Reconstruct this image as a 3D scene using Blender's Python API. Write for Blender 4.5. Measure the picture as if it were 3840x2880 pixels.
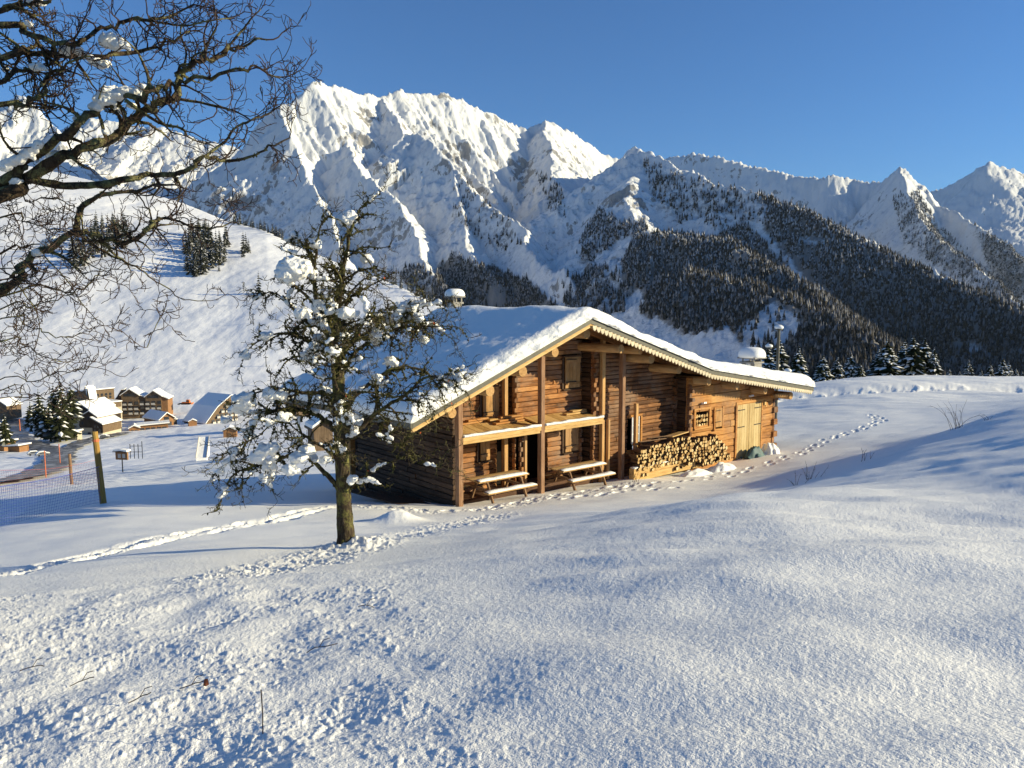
# Snow-covered alpine farmhouse, winter mountains, village and ski slope.  All geometry is built in code.
import bpy, math, random
import numpy as np
from mathutils import Vector, Matrix

for o in list(bpy.data.objects): bpy.data.objects.remove(o)
scene = bpy.context.scene
COL = scene.collection
R = math.radians

# ------------------------------------------------------------------ camera
EYE = 1.6
PITCH = R(5.91)
FPX, CX, CY = 2800.0, 1920.0, 1440.0            # focal length and centre in pixels of a 3840 px wide frame
cam_data = bpy.data.cameras.new('camera'); cam = bpy.data.objects.new('camera', cam_data); COL.objects.link(cam)
cam.location = (0, 0, EYE); cam.rotation_euler = (R(90) - PITCH, 0, 0)
cam_data.sensor_width = 36.0; cam_data.lens = 36.0 * FPX / 3840.0
cam_data.clip_start = 0.05; cam_data.clip_end = 40000
scene.camera = cam

# ------------------------------------------------------------------ world, sun, exposure
SUN_EL, SUN_AZ = R(16.4), R(91.5)                # azimuth measured from +Y towards +X
world = bpy.data.worlds.new('World'); scene.world = world; world.use_nodes = True
wn = world.node_tree
sky = wn.nodes.new('ShaderNodeTexSky'); sky.sky_type = 'NISHITA'; sky.sun_disc = False
sky.sun_elevation = SUN_EL; sky.sun_rotation = SUN_AZ
sky.altitude = 3000; sky.air_density = 1.5; sky.dust_density = 0.35; sky.ozone_density = 8.5
bg = wn.nodes['Background']; bg.inputs['Strength'].default_value = 0.080
wn.links.new(sky.outputs[0], bg.inputs['Color'])
sun_data = bpy.data.lights.new('sun', 'SUN'); sun_data.energy = 4.25; sun_data.angle = R(0.53); sun_data.color = (1.0, 0.89, 0.60)
sun = bpy.data.objects.new('sun', sun_data); COL.objects.link(sun)
sd = Vector((math.sin(SUN_AZ)*math.cos(SUN_EL), math.cos(SUN_AZ)*math.cos(SUN_EL), math.sin(SUN_EL)))
sun.rotation_euler = sd.to_track_quat('Z', 'Y').to_euler(); sun.location = (60, -10, 40)
scene.view_settings.view_transform = 'Standard'; scene.view_settings.look = 'None'
scene.view_settings.gamma = 1.0; scene.view_settings.exposure = 0.88
scene.render.engine = 'CYCLES'
scene.cycles.max_bounces = 6; scene.cycles.diffuse_bounces = 3; scene.cycles.glossy_bounces = 2
scene.cycles.transparent_max_bounces = 6; scene.cycles.caustics_reflective = False; scene.cycles.caustics_refractive = False

# ------------------------------------------------------------------ numeric helpers
_cp, _sp = math.cos(PITCH), math.sin(PITCH)
def ray(px, py):
    """world direction of a viewing ray (survey helper), scaled so that its y component is 1"""
    u = (px - CX)/FPX; v = -(py - CY)/FPX
    y = _cp + v*_sp; z = -_sp + v*_cp
    return u/y, z/y
def at(px, py, d):
    tx, tz = ray(px, py)
    return (tx*d, d, EYE + tz*d)
def project(x, y, z):
    zz = z - EYE
    fw = y*_cp - zz*_sp; up = y*_sp + zz*_cp
    return CX + FPX*x/fw, CY - FPX*up/fw

_pr = np.random.default_rng(12345)
_PERM = _pr.permutation(4096).astype(np.int32)
_ga = _pr.uniform(0, 2*math.pi, 4096); _GX = np.cos(_ga).astype(np.float32); _GY = np.sin(_ga).astype(np.float32)
def noise(x, y, seed=0):
    """2-D gradient noise, about -1..1"""
    x, y = np.broadcast_arrays(np.asarray(x, np.float64), np.asarray(y, np.float64))
    ix = np.floor(x); iy = np.floor(y); fx = (x-ix).astype(np.float32); fy = (y-iy).astype(np.float32)
    ix = ix.astype(np.int32) & 4095; iy = iy.astype(np.int32)
    u = fx*fx*fx*(fx*(fx*6-15)+10); v = fy*fy*fy*(fy*(fy*6-15)+10)
    ix1 = (ix+1) & 4095
    r0 = _PERM[(iy+seed*131) & 4095]; r1 = _PERM[(iy+1+seed*131) & 4095]
    h = _PERM[(ix+r0) & 4095]; a = _GX[h]*fx + _GY[h]*fy
    h = _PERM[(ix1+r0) & 4095]; b = _GX[h]*(fx-1) + _GY[h]*fy
    a += u*(b-a)
    h = _PERM[(ix+r1) & 4095]; c = _GX[h]*fx + _GY[h]*(fy-1)
    h = _PERM[(ix1+r1) & 4095]; b = _GX[h]*(fx-1) + _GY[h]*(fy-1)
    c += u*(b-c)
    return 1.5*(a + v*(c-a))
def fbm(x, y, octv=4, seed=0, gain=0.5):
    s = 0; a = 1.0; f = 1.0; n = 0
    for k in range(octv):
        s = s + a*noise(x*f+17.3*k, y*f-9.1*k, seed+k); n += a; a *= gain; f *= 2.03
    return s/n
def ridged(x, y, octv=4, seed=0, gain=0.5):
    s = 0; a = 1.0; f = 1.0; n = 0; w = 1.0
    for k in range(octv):
        r = 1-np.abs(noise(x*f+31.7*k, y*f+5.3*k, seed+k)); r = r*r
        s = s + a*r*w; w = np.clip(r*1.6, 0, 1); n += a; a *= gain; f *= 2.1
    return s/n
def sstep(a, b, x):
    t = np.clip((x-a)/(b-a), 0, 1); return t*t*(3-2*t)
# ------------------------------------------------------------------ terrain heights
_ctrl = [  # surveyed ground: (pixel x, pixel y, distance ahead)
 (1290,2050,13),(1723,1898,24),(2030,1852,26.4),(2334,1790,29.6),(2890,1680,37),(385,1885,26),(0,1990,20),(0,2110,14),
 (900,1900,24),(1500,1870,26),(1100,1800,36),(2640,1895,17.5),(3038,1805,20),(3368,1693,22),(3840,1528,26),
 (2600,1870,21.5),(2950,1782,26),(3300,1680,31),(3700,1590,36),(3840,1548,37),(2750,1790,29),
 (3250,1600,42),(3500,1560,45),(3840,1500,48),(3150,1500,60),(3840,1472,64),(3150,1423,85),(3500,1412,85),(3840,1416,85),
 (3200,1443,120),(3840,1440,120),(3300,1500,180),
 (2600,1560,62),(2400,1600,55),(2000,1620,60),
 (456,1775,97),(0,1850,45),(600,1800,55),(1100,1752,58),(1500,1740,55),(700,1735,110),(1100,1690,110),
 (0,1819,112),(230,1697,270),(420,1640,350),(0,1690,300),(640,1600,390),(480,1565,440),(850,1640,300),(900,1590,390),(1250,1590,350),
 (1250,1690,150),(1700,1600,170),(2100,1560,170),(2100,1500,350),(2600,1480,350),(3300,1600,350),(2200,1440,480),(1200,1530,450),(700,1540,460),(250,1540,460),(-200,1560,460),(-500,1700,300),(-500,1850,120),(-300,2000,25),
]
_plane = [(0.,0.,0.),(-3.,3.,-.74),(-5.,6.,-1.2),(3.,3.,-.30),(6.,2.5,-.12),(-6.,2.5,-.78),(0.,6.,-.98),(-3.,8.,-1.6),(6.,8.,-1.0),(10.,6.,-.45),(0,10.,-1.7),(4,13,-1.75),(8.,13.,-1.62),
          (20.,12.,-.8),(28.,27.,-2.0),(40.,10.,-2.),(60.,50.,-5.0),(90.,90.,-8.),(-14.,9.,-2.9),(-40.,30.,-7.)]
def _dom(x, d):
    k = d + 6.0
    return x/k*2.2, np.log(k)
def _tps_build():
    P = [at(*c) for c in _ctrl] + _plane
    P = np.array(P); X, D, Z = P[:,0], P[:,1], P[:,2]
    a, b = _dom(X, D); n = len(P)
    val = Z/(D+6.0)
    r2 = (a[:,None]-a[None])**2 + (b[:,None]-b[None])**2
    K = 0.5*r2*np.log(r2+1e-12) + np.eye(n)*0.0006
    Q = np.stack([np.ones(n), a, b], 1)
    A = np.zeros((n+3, n+3)); A[:n,:n] = K; A[:n,n:] = Q; A[n:,:n] = Q.T
    w = np.linalg.solve(A, np.concatenate([val, np.zeros(3)]))
    return a, b, w
_ta, _tb, _tw = _tps_build()
def h_near(x, d):
    x = np.asarray(x, float); d = np.asarray(d, float)
    dd = np.maximum(d, -2.0)
    a, b = _dom(x, dd)
    a = np.clip(a, -3.2, 3.2)
    out = _tw[-3] + _tw[-2]*a + _tw[-1]*b
    for i in range(len(_ta)):
        r2 = (a-_ta[i])**2 + (b-_tb[i])**2
        out = out + _tw[i]*0.5*r2*np.log(r2+1e-12)
    return out*(dd+6.0)

# ski hill behind the village: crest line (pixel x, pixel y, distance)
_hillc = [(-2600,700,1500),(-1500,560,1700),(-600,520,1700),(0,600,1500),(400,690,1350),(663,753,1250),(844,826,1150),(1000,866,1080),(1101,921,1000),(1300,1000,900),
          (1481,1066,800),(1570,1110,740),(1800,1215,640),(2050,1310,560),(2300,1400,490),(2700,1430,470),(3400,1460,462)]
_hc = np.array([(ray(a,b)[0], c, EYE+ray(a,b)[1]*c) for a,b,c in _hillc])
_FOOT = 455.0
def h_hill(x, d):
    t = x/np.maximum(d, 1.0)
    dc = np.interp(t, _hc[:,0], _hc[:,1]); zc = np.interp(t, _hc[:,0], _hc[:,2])
    s = (d-_FOOT)/np.maximum(dc-_FOOT, 20)
    zf = -62.0
    up = zf + (zc-zf)*np.clip(s, -0.3, 1)**1.0
    up = zf + (zc-zf)*np.where(s > 0, 0.86*np.clip(s,0,1)**1.12 + 0.14*sstep(0.15,0.75,s), s)
    dn = zc - 0.42*(d-dc)
    h = np.where(s < 1, up, dn)
    m = sstep(0.05, 0.3, s)*(1-sstep(0.9, 1.02, s))
    h = h + m*(7*fbm(x/210., d/260., 3, 5) + 2.2*fbm(x/60., d/90., 3, 9))
    return np.where(t > _hc[-1,0], -200.0, h)

# mountain skeleton: crest polylines, (pixel x, pixel y, distance); per ridge: slope near crest, far slope, length, gully height, gully spacing
RIDGES = {
 'massif': ([(880,760,2897),(985,600,3000),(1020,470,3034),(1063,392,3076),(1095,377,3107),(1171,304,3182),(1253,326,3262),(1354,345,3360),(1443,351,3447),(1468,348,3472),(1506,332,3509),(1570,351,3571),
             (1608,354,3608),(1652,345,3651),(1715,377,3713),(1823,421,3818),(1943,472,3936),(1987,478,3979),(2038,447,4028),(2076,456,4066),(2127,484,4115),(2171,522,4158),(2234,554,4220),(2316,595,4300),(2420,680,4402)], 1.45,.62,520,62,150),
 'tower': ([(1443,351,3447),(1480,450,3220),(1506,497,3070),(1550,500,3060),(1620,530,2980),(1684,617,2850),(1734,668,2750),(1791,731,2620),(1886,788,2480),(1949,851,2340),(1987,934,2180),(2038,997,2040),(2120,1010,1900),(2180,1120,1800)], 1.2,.75,300,40,110),
 'rib': ([(1300,520,3060),(1361,636,2800),(1430,706,2660),(1494,756,2550),(1557,858,2380),(1590,960,2250),(1640,1060,2100),(1700,1160,1950)], 1.15,.8,260,34,100),
 'rib_two': ([(1684,617,2850),(1720,760,2600),(1730,850,2420),(1760,950,2250),(1840,1040,2080)], 1.1,.8,240,30,90),
 'shoulder': ([(1063,392,3076),(1075,480,2960),(1120,600,2820),(1180,720,2660),(1240,850,2470),(1330,1000,2230)], 1.2,.8,250,34,100),
 'knee': ([(2038,447,4028),(2070,547,3600),(2080,620,3350),(2100,700,3080),(2200,790,2800),(2260,800,2620),(2330,850,2400),(2400,960,2200)], 1.1,.75,260,36,110),
 'buttress': ([(2316,640,3700),(2350,590,3200),(2384,559,2750),(2439,577,2680),(2530,632,2560),(2648,674,2420),(2787,716,2270),(2892,742,2180),(3031,799,2050),(3122,848,1960),(3275,925,1850),(3414,987,1750),(3553,1050,1650),(3693,1106,1550),(3840,1168,1450),(4300,1330,1150)], .85,.5,300,20,120),
 'lobe': ([(2384,620,2700),(2350,760,2350),(2432,885,1950),(2481,876,1900),(2590,890,1840),(2704,911,1760),(2820,960,1640),(2920,1020,1500),(3040,1110,1330),(3160,1220,1150)], .75,.55,200,16,90),
 'hump': ([(2600,1030,1500),(2773,1075,1330),(2885,1127,1240),(3038,1190,1120),(3180,1270,1000)], .6,.45,160,8,70),
 'backwall': ([(2300,640,5600),(2509,590,5600),(2599,570,5500),(2690,584,5400),(2871,632,5200),(3045,667,5000),(3085,672,4950),(3101,655,4930),(3157,660,4900),(3205,671,4900),(3310,681,4800),(3352,660,4600),(3372,632,4480),(3390,622,4450),(3408,632,4440),(3442,681,4400),(3484,709,4350),(3512,765,4250),(3588,792,4100),(3693,862,3900),(3840,987,3600),(4200,1150,3200)], 1.5,.55,420,60,170),
 'needle': ([(3390,622,4450),(3400,720,4150),(3440,800,3950),(3520,900,3650),(3640,990,3350),(3760,1080,3000),(3900,1200,2600)], 1.5,.7,260,55,120),
 'far_peak': ([(3380,760,7200),(3498,716,7000),(3574,688,6900),(3658,636,6800),(3703,604,6700),(3769,625,6700),(3840,646,6700),(4100,760,6500),(4600,800,6500)], .95,.5,600,60,260),
 'left_peak': ([(-700,600,3600),(-300,480,3600),(0,402,3500),(30,375,3500),(60,358,3480),(95,372,3470),(130,402,3460),(160,440,3440),(210,475,3400),(240,520,3300)], 1.3,.6,400,55,140),
 'bowl': ([(160,560,4300),(290,446,4300),(362,436,4250),(430,455,4250),(500,472,4250),(590,472,4200),(640,492,4200),(720,510,4150),(850,545,4100),(934,570,4050),(1000,600,3900),(1060,640,3700)], .8,.55,500,24,200),
}
_rid = []
for nm,(pts,s0,s1,L,ga,gs) in RIDGES.items():
    _rid.append((nm, np.array([at(*p) for p in pts]), s0, s1, L, ga, gs))
def h_mount(x, d):
    """height and index of the ridge that owns the point"""
    wx = 45*fbm(x/300., d/300., 3, 71); wy = 45*fbm(x/300.+50, d/300., 3, 72)
    X = x + wx; D = d + wy
    best = np.full(x.shape, -260.0); own = np.full(x.shape, -1, dtype=np.int8)
    for k,(nm,P,s0,s1,L,ga,gs) in enumerate(_rid):
        bv = np.full(x.shape, 1e18); bz = np.zeros(x.shape); bu = np.zeros(x.shape); bs = np.zeros(x.shape); acc = 0.0
        for i in range(len(P)-1):
            ax, ay, az = P[i]; dx, dy, dz = P[i+1]-P[i]; l2 = dx*dx+dy*dy
            t = np.clip(((X-ax)*dx + (D-ay)*dy)/l2, 0, 1)
            qx = X-ax-dx*t; qy = D-ay-dy*t
            v = qx*qx+qy*qy
            m = v < bv
            bv = np.where(m, v, bv); bz = np.where(m, az+dz*t, bz); bu = np.where(m, acc+t*math.sqrt(l2), bu)
            bs = np.where(m, np.sign(qx*dy-qy*dx), bs)
            acc += math.sqrt(l2)
        # sharp crest uses the un-warped distance near the line so the skyline stays put
        v = np.sqrt(bv)
        drop = s1*v + (s0-s1)*L*(1-np.exp(-v/L))
        g = ridged((bu+bs*1000)/gs + 0.25*noise(bu/gs*.7, v/(gs*1.5), 33+k), v/(gs*4.5)+0.2*k, 3, 40+k)
        g2 = ridged((bu+bs*700)/(gs*.37), v/(gs*1.6), 3, 60+k)
        amp = ga*(1-np.exp(-v/(gs*1.2)))
        g3 = ridged((bu+bs*300)/(gs*.15)+.3*g2, v/(gs*.8), 2, 80+k)
        h = bz - drop + amp*(g-0.45)*1.7 + amp*0.55*(g2-0.45) + amp*.20*(g3-.45)
        m = h > best
        best = np.where(m, h, best); own = np.where(m, k, own).astype(np.int8)
    rough = 11*fbm(x/46., d/46., 5, 81, .6) + 26*(ridged(x/100., d/100., 5, 91, .58)-.5) + 9*(ridged(x/34., d/34., 3, 95)-.5)
    f = sstep(-150, 100, best)
    return best + rough*(0.25+0.75*f), own
def h_low(x, d):
    """valley floor, near slope and ski hill (smooth), valid to a couple of km"""
    n = h_near(x, np.minimum(d, 520.0))
    n = np.where(d > 520, np.minimum(n, -62.0) - 0.10*(d-520), n)
    return np.maximum(n, h_hill(x, d))
def ground(x, y):
    """smooth ground level used to stand things on (near and middle distance)"""
    return float(h_low(np.array([float(x)]), np.array([float(y)]))[0])
def ground_far(x, y):
    x = np.array([float(x)]); y = np.array([float(y)])
    return float(max(h_low(x,y)[0], h_mount(x,y)[0][0]))

# ------------------------------------------------------------------ near-field relief: footprints, debris, wind ripples
def _path(pts):
    return np.array([at(*p)[:2] for p in pts])
PLOUGH = _path([(-60,2185,11.5),(200,2150,13),(400,2110,14.2),(750,2035,17),(1100,1950,21),(1250,1908,23.2),(1420,1905,23)])
FRONT = _path([(1420,1905,22.9),(1600,1935,22),(1760,1940,22.2),(1950,1905,23.8),(2200,1850,26),(2370,1815,27.5)])
DEBRIS = _path([(900,2190,9.8),(1120,2130,11),(1300,2065,12.7),(1500,2025,14.5),(1700,1985,17),(1850,1950,19.5)])
STEPS = _path([(2300,1842,26),(2480,1800,27.5),(2650,1762,29),(2800,1735,31),(2920,1712,32.5),(3000,1690,34),(3080,1655,37),(3160,1630,39.5),(3260,1605,42),(3300,1580,44.5),(3280,1555,48)])
STEPS_B = _path([(2120,1905,24),(2350,1872,25),(2540,1838,26)])
def _pdist(x, y, P):
    b = np.full(x.shape, 1e9)
    for i in range(len(P)-1):
        ax, ay = P[i]; dx, dy = P[i+1]-P[i]
        t = np.clip(((x-ax)*dx+(y-ay)*dy)/(dx*dx+dy*dy), 0, 1)
        b = np.minimum(b, (x-ax-dx*t)**2+(y-ay-dy*t)**2)
    return np.sqrt(b)
def _prints(P, gap, rng, side=0.16):
    out = []; acc = 0; k = 0
    for i in range(len(P)-1):
        a, b = P[i], P[i+1]; L = np.linalg.norm(b-a); n = (b-a)/L; q = np.array([-n[1], n[0]])
        s = acc
        while s < L:
            c = a + n*s + q*side*(1 if k % 2 else -1) + rng.normal(0, .07, 2); out.append((c[0], c[1], n[0], n[1])); k += 1; s += gap*rng.uniform(.75, 1.25)
        acc = s - L
    return out
def relief(x, y):
    """small-scale snow surface added to the near ground"""
    t = x/np.maximum(y, .5)
    z = 0.11*fbm(x/5.5+3, y/4.0, 3, 11)*sstep(2, 9, y) + 0.03*fbm(x/1.9+7, y/1.1, 2, 12)
    def part(mask, fn):
        if np.any(mask):
            z[mask] += fn(x[mask], y[mask])
    # smooth pillowy dunes on the right-hand slope
    def dunes(x, y):
        rgt = sstep(-.25, .15, x/y + 0.02*(y-9))*(1-sstep(17, 21, y))
        return rgt*(0.105*fbm(x/2.6+.35*y, y/1.3, 2, 14) + .018*fbm(x/.8, y/.5, 2, 15))
    part((y > 1) & (y < 21) & (t > -.6), dunes)
    # crumbly debris on the lower left
    def crumbs(x, y):
        edge = x - (0.30 - 0.19*(y-2.5)) + .5*fbm(x/1.7, y/1.7, 3, 17)
        cr = (1-sstep(-1.1, .6, edge))*(1-sstep(7.6, 10.4, y+.6*fbm(x/2., y/2., 2, 18)))
        lump = np.maximum(fbm(x/.085, y/.085, 3, 21, .65)-.02, 0)
        lump2 = np.maximum(fbm(x/.05, y/.05, 3, 22, .6), 0)
        chunk = np.maximum(fbm(x/.17+5, y/.17, 3, 24)-.2, 0)
        pat = .35+.9*sstep(-.35, .45, fbm(x/.9+4, y/.9, 3, 28))
        return cr*(pat*(0.030*lump + 0.012*lump2) + .05*chunk*sstep(0,.4,fbm(x/1.3, y/1.3, 2, 29)) + 0.05*fbm(x/.7, y/.7, 2, 23))
    part((y < 11.5) & (x < 2.5), crumbs)
    # grain everywhere close by
    def grain(x, y):
        gr = (1-sstep(9, 16, y))
        return gr*(.0028*fbm(x/.034+2*y, y/.03, 2, 25, .7) + .005*fbm(x/.11, y/.085, 3, 26))
    part(y < 16, grain)
    # bands of kicked-up snow
    for P, w, a in ((PLOUGH, .75, .055), (FRONT, 1.0, .055), (DEBRIS, 1.15, .06)):
        def band(x, y):
            dd = _pdist(x, y, P) + .25*fbm(x/.8, y/.8, 2, 31)
            m = 1-sstep(w*.3, w, dd)
            r = m*(a*1.5*np.maximum(fbm(x/.12, y/.12, 4, 32, .68), 0) + a*.6*fbm(x/.6, y/.6, 2, 33))
            return r - (.11*np.exp(-((dd-.28)/.15)**2) if P is PLOUGH else .03*(1-sstep(0, w*.6, dd)))
        lo = P.min(0)-1.3; hi = P.max(0)+1.3
        part((x > lo[0]) & (x < hi[0]) & (y > lo[1]) & (y < hi[1]), band)
    rng = np.random.default_rng(4)
    pr = _prints(STEPS, .72, rng, .22) + _prints(STEPS_B, .5, rng) + _prints(FRONT, .45, rng, .3) + _prints(PLOUGH, .6, rng, .35)
    near = np.nonzero((y > 10) & (y < 50) & (np.abs(t) < 1)); X = x[near]; Y = y[near]; od = np.argsort(Y, kind='stable'); Ys = Y[od]
    dz = np.zeros(X.shape)
    for (px, py, nx, ny) in pr:
        a, b = np.searchsorted(Ys, (py-.55, py+.55)); ii = od[a:b]
        ii = ii[np.abs(X[ii]-px) < .55]
        if len(ii) == 0: continue
        xx = X[ii]-px; yy = Y[ii]-py
        u = (xx*nx+yy*ny)/.20; v = (-xx*ny+yy*nx)/.11; r = np.sqrt(u*u+v*v)
        dz[ii] += -.19*(1-sstep(.55, 1.15, r)) + .022*np.exp(-((r-1.45)/.35)**2)*(1+.8*noise(xx/.06+px*9, yy/.06, 5))
    z[near] += dz
    # ski marks on the piste below
    part(y > 40, lambda x, y: sstep(40, 60, y)*(.10*fbm(x/1.6+.5*y, y/5., 3, 41) + .22*fbm(x/7., y/16., 2, 42)))
    # mound of snow round the foot of the fruit tree
    tx, ty, _ = at(1290, 2050, 13)
    part(np.hypot(x-tx, y-ty) < 2.5, lambda x, y: .16*np.exp(-(np.hypot(x-tx-.25, y-ty)/.55)**2)*(1+.6*fbm(x/.16, y/.16, 3, 44)))
    # snow hump in front of the farmhouse corner, and a windrow by the right-hand wall
    hx, hy, _ = at(1490, 1960, 19)
    part(np.hypot(x-hx, y-hy) < 2.5, lambda x, y: .28*np.exp(-((x-hx)/.5)**2-((y-hy)/.6)**2)*(1+.3*fbm(x/.3, y/.3, 2, 45)))
    # wind-scooped track across the far plateau
    part((y > 55) & (y < 76), lambda x, y: sstep(8, 20, x)*((-.75+.75*np.maximum(fbm(x/.9, y/.8, 3, 47)+.1, 0))*np.exp(-((y-(66+.02*x))/1.5)**2) + .35*np.exp(-((y-(69.2+.02*x))/1.2)**2)))
    return z
def ground_fine(x, y):
    x = np.array([float(x)]); y = np.array([float(y)])
    return float((h_low(x, y) + relief(x, y))[0])

# ------------------------------------------------------------------ terrain sheets
def cols(fine, coarse, lim=2.6, inner=.76):
    c = np.linspace(-inner, inner, fine); o = inner + (lim-inner)*np.linspace(0, 1, coarse+1)[1:]**1.4
    return np.concatenate([-o[::-1], c, o])
def sheet(name, xs, ds, z, keep=None, material=None):
    """one grid mesh, rows by columns; keep = boolean per quad"""
    nr, nc = xs.shape
    co = np.stack([xs, ds, z], -1).reshape(-1, 3).astype(np.float32)
    idx = np.arange(nr*nc, dtype=np.int32).reshape(nr, nc)
    q = np.stack([idx[:-1,:-1], idx[:-1,1:], idx[1:,1:], idx[1:,:-1]], -1)
    if keep is not None:
        q = q[keep]; used = np.zeros(nr*nc, bool); used[q.ravel()] = True
        remap = np.cumsum(used)-1; q = remap[q].astype(np.int32); co = co[used]
    q = q.reshape(-1, 4)
    me = bpy.data.meshes.new(name)
    me.vertices.add(len(co)); me.vertices.foreach_set('co', co.ravel())
    me.loops.add(q.size); me.loops.foreach_set('vertex_index', q.ravel().astype(np.int32))
    me.polygons.add(len(q)); me.polygons.foreach_set('loop_start', np.arange(0, q.size, 4, dtype=np.int32))
    me.polygons.foreach_set('use_smooth', np.ones(len(q), bool))
    me.update(calc_edges=True)
    o = bpy.data.objects.new(name, me); COL.objects.link(o); o['kind'] = 'structure'
    if material: me.materials.append(material)
    return o
# ------------------------------------------------------------------ materials
def new_mat(name, rough=.7, spec=.3):
    m = bpy.data.materials.new(name); m.use_nodes = True
    nt = m.node_tree; b = nt.nodes['Principled BSDF']
    b.inputs['Roughness'].default_value = rough; b.inputs['Specular IOR Level'].default_value = spec
    return m, nt, b
def N(nt, typ, **kw):
    n = nt.nodes.new(typ)
    for k, v in kw.items():
        if k.startswith('i_'):
            key = k[2:].replace('_', ' ')
            n.inputs[int(key) if key.isdigit() else key].default_value = v
        else: setattr(n, k, v)
    return n
def ramp(nt, fac, stops):
    r = nt.nodes.new('ShaderNodeValToRGB'); el = r.color_ramp.elements
    while len(el) < len(stops): el.new(.5)
    for e, (p, c) in zip(el, stops):
        e.position = p; e.color = (c[0], c[1], c[2], 1) if len(c) == 3 else c
    nt.links.new(fac, r.inputs[0]); return r.outputs['Color']
def mixc(nt, fac, a, b, mode='MIX'):
    m = nt.nodes.new('ShaderNodeMix'); m.data_type = 'RGBA'; m.blend_type = mode
    for sock, val in ((m.inputs[0], fac), (m.inputs[6], a), (m.inputs[7], b)):
        if hasattr(val, 'links'): nt.links.new(val, sock)
        elif isinstance(val, (int, float)): sock.default_value = val
        else: sock.default_value = (*val, 1)
    return m.outputs[2]
def math_(nt, op, a, b=None, clamp=False):
    m = nt.nodes.new('ShaderNodeMath'); m.operation = op; m.use_clamp = clamp
    for i, v in enumerate((a, b)):
        if v is None: continue
        if hasattr(v, 'links'): nt.links.new(v, m.inputs[i])
        else: m.inputs[i].default_value = v
    return m.outputs[0]
def coords(nt, kind='Object', scale=(1,1,1)):
    tc = nt.nodes.new('ShaderNodeTexCoord'); mp = nt.nodes.new('ShaderNodeMapping'); mp.inputs['Scale'].default_value = scale
    nt.links.new(tc.outputs[kind], mp.inputs[0]); return mp.outputs[0]
def noise_t(nt, vec, scale, detail=4, rough=.55, dist=0):
    n = nt.nodes.new('ShaderNodeTexNoise'); n.inputs['Scale'].default_value = scale; n.inputs['Detail'].default_value = detail
    n.inputs['Roughness'].default_value = rough; n.inputs['Distortion'].default_value = dist
    nt.links.new(vec, n.inputs['Vector']); return n.outputs[0]
def bump(nt, b, h, strength=.5, dist=.02, prev=None):
    n = nt.nodes.new('ShaderNodeBump'); n.inputs['Strength'].default_value = strength; n.inputs['Distance'].default_value = dist
    nt.links.new(h, n.inputs['Height'])
    if prev: nt.links.new(prev, n.inputs['Normal'])
    nt.links.new(n.outputs[0], b.inputs['Normal']); return n.outputs[0]

def snow_mat(name, col=(.91,.89,.835), s1=18, d1=.02, s2=140, d2=.004, sparkle=False):
    m, nt, b = new_mat(name, .55, .25)
    v = coords(nt, 'Object')
    n1 = noise_t(nt, v, s1, 5, .6); n2 = noise_t(nt, v, s2, 2, .6)
    b.inputs['Base Color'].default_value = (*col, 1)
    p = bump(nt, b, n1, .6, d1); bump(nt, b, n2, .6, d2, p)
    if sparkle:                                    # glinting crystals: tiny mirror-smooth cells scattered in the snow
        vo = nt.nodes.new('ShaderNodeTexVoronoi'); vo.inputs['Scale'].default_value = 110; nt.links.new(v, vo.inputs['Vector'])
        sp = nt.nodes.new('ShaderNodeSeparateColor'); nt.links.new(vo.outputs['Color'], sp.inputs[0])
        g = math_(nt, 'GREATER_THAN', sp.outputs[0], .985)
        g = math_(nt, 'MULTIPLY', g, math_(nt, 'LESS_THAN', vo.outputs['Distance'], .35))
        nt.links.new(math_(nt, 'SUBTRACT', .55, math_(nt, 'MULTIPLY', g, .4)), b.inputs['Roughness'])
    return m
M = {}
M['snow'] = snow_mat('snow', s1=22, d1=.022, s2=64, d2=.012, sparkle=True)
M['roof_snow'] = snow_mat('roof_snow', s1=9, d1=.05, s2=60, d2=.008)
M['clump_snow'] = snow_mat('clump_snow', s1=16, d1=.03, s2=90, d2=.006)

def piste_mat():
    m, nt, b = new_mat('piste_snow', .6, .2)
    v = coords(nt, 'Object'); n0 = noise_t(nt, v, .02, 3, .55)
    nt.links.new(ramp(nt, n0, [(.3,(.86,.85,.84)),(.7,(.91,.90,.89))]), b.inputs['Base Color'])
    sep = nt.nodes.new('ShaderNodeMapping'); tc = nt.nodes.new('ShaderNodeTexCoord'); nt.links.new(tc.outputs['Object'], sep.inputs[0])
    sep.inputs['Rotation'].default_value = (0, 0, R(8)); sep.inputs['Scale'].default_value = (1, .16, .16)
    n1 = noise_t(nt, sep.outputs[0], .42, 4, .6, 1.2); n2 = noise_t(nt, v, .05, 4, .6)
    p = bump(nt, b, n2, .35, 2.5); bump(nt, b, n1, .35, .6, p)
    return m
M['piste'] = piste_mat()

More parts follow.
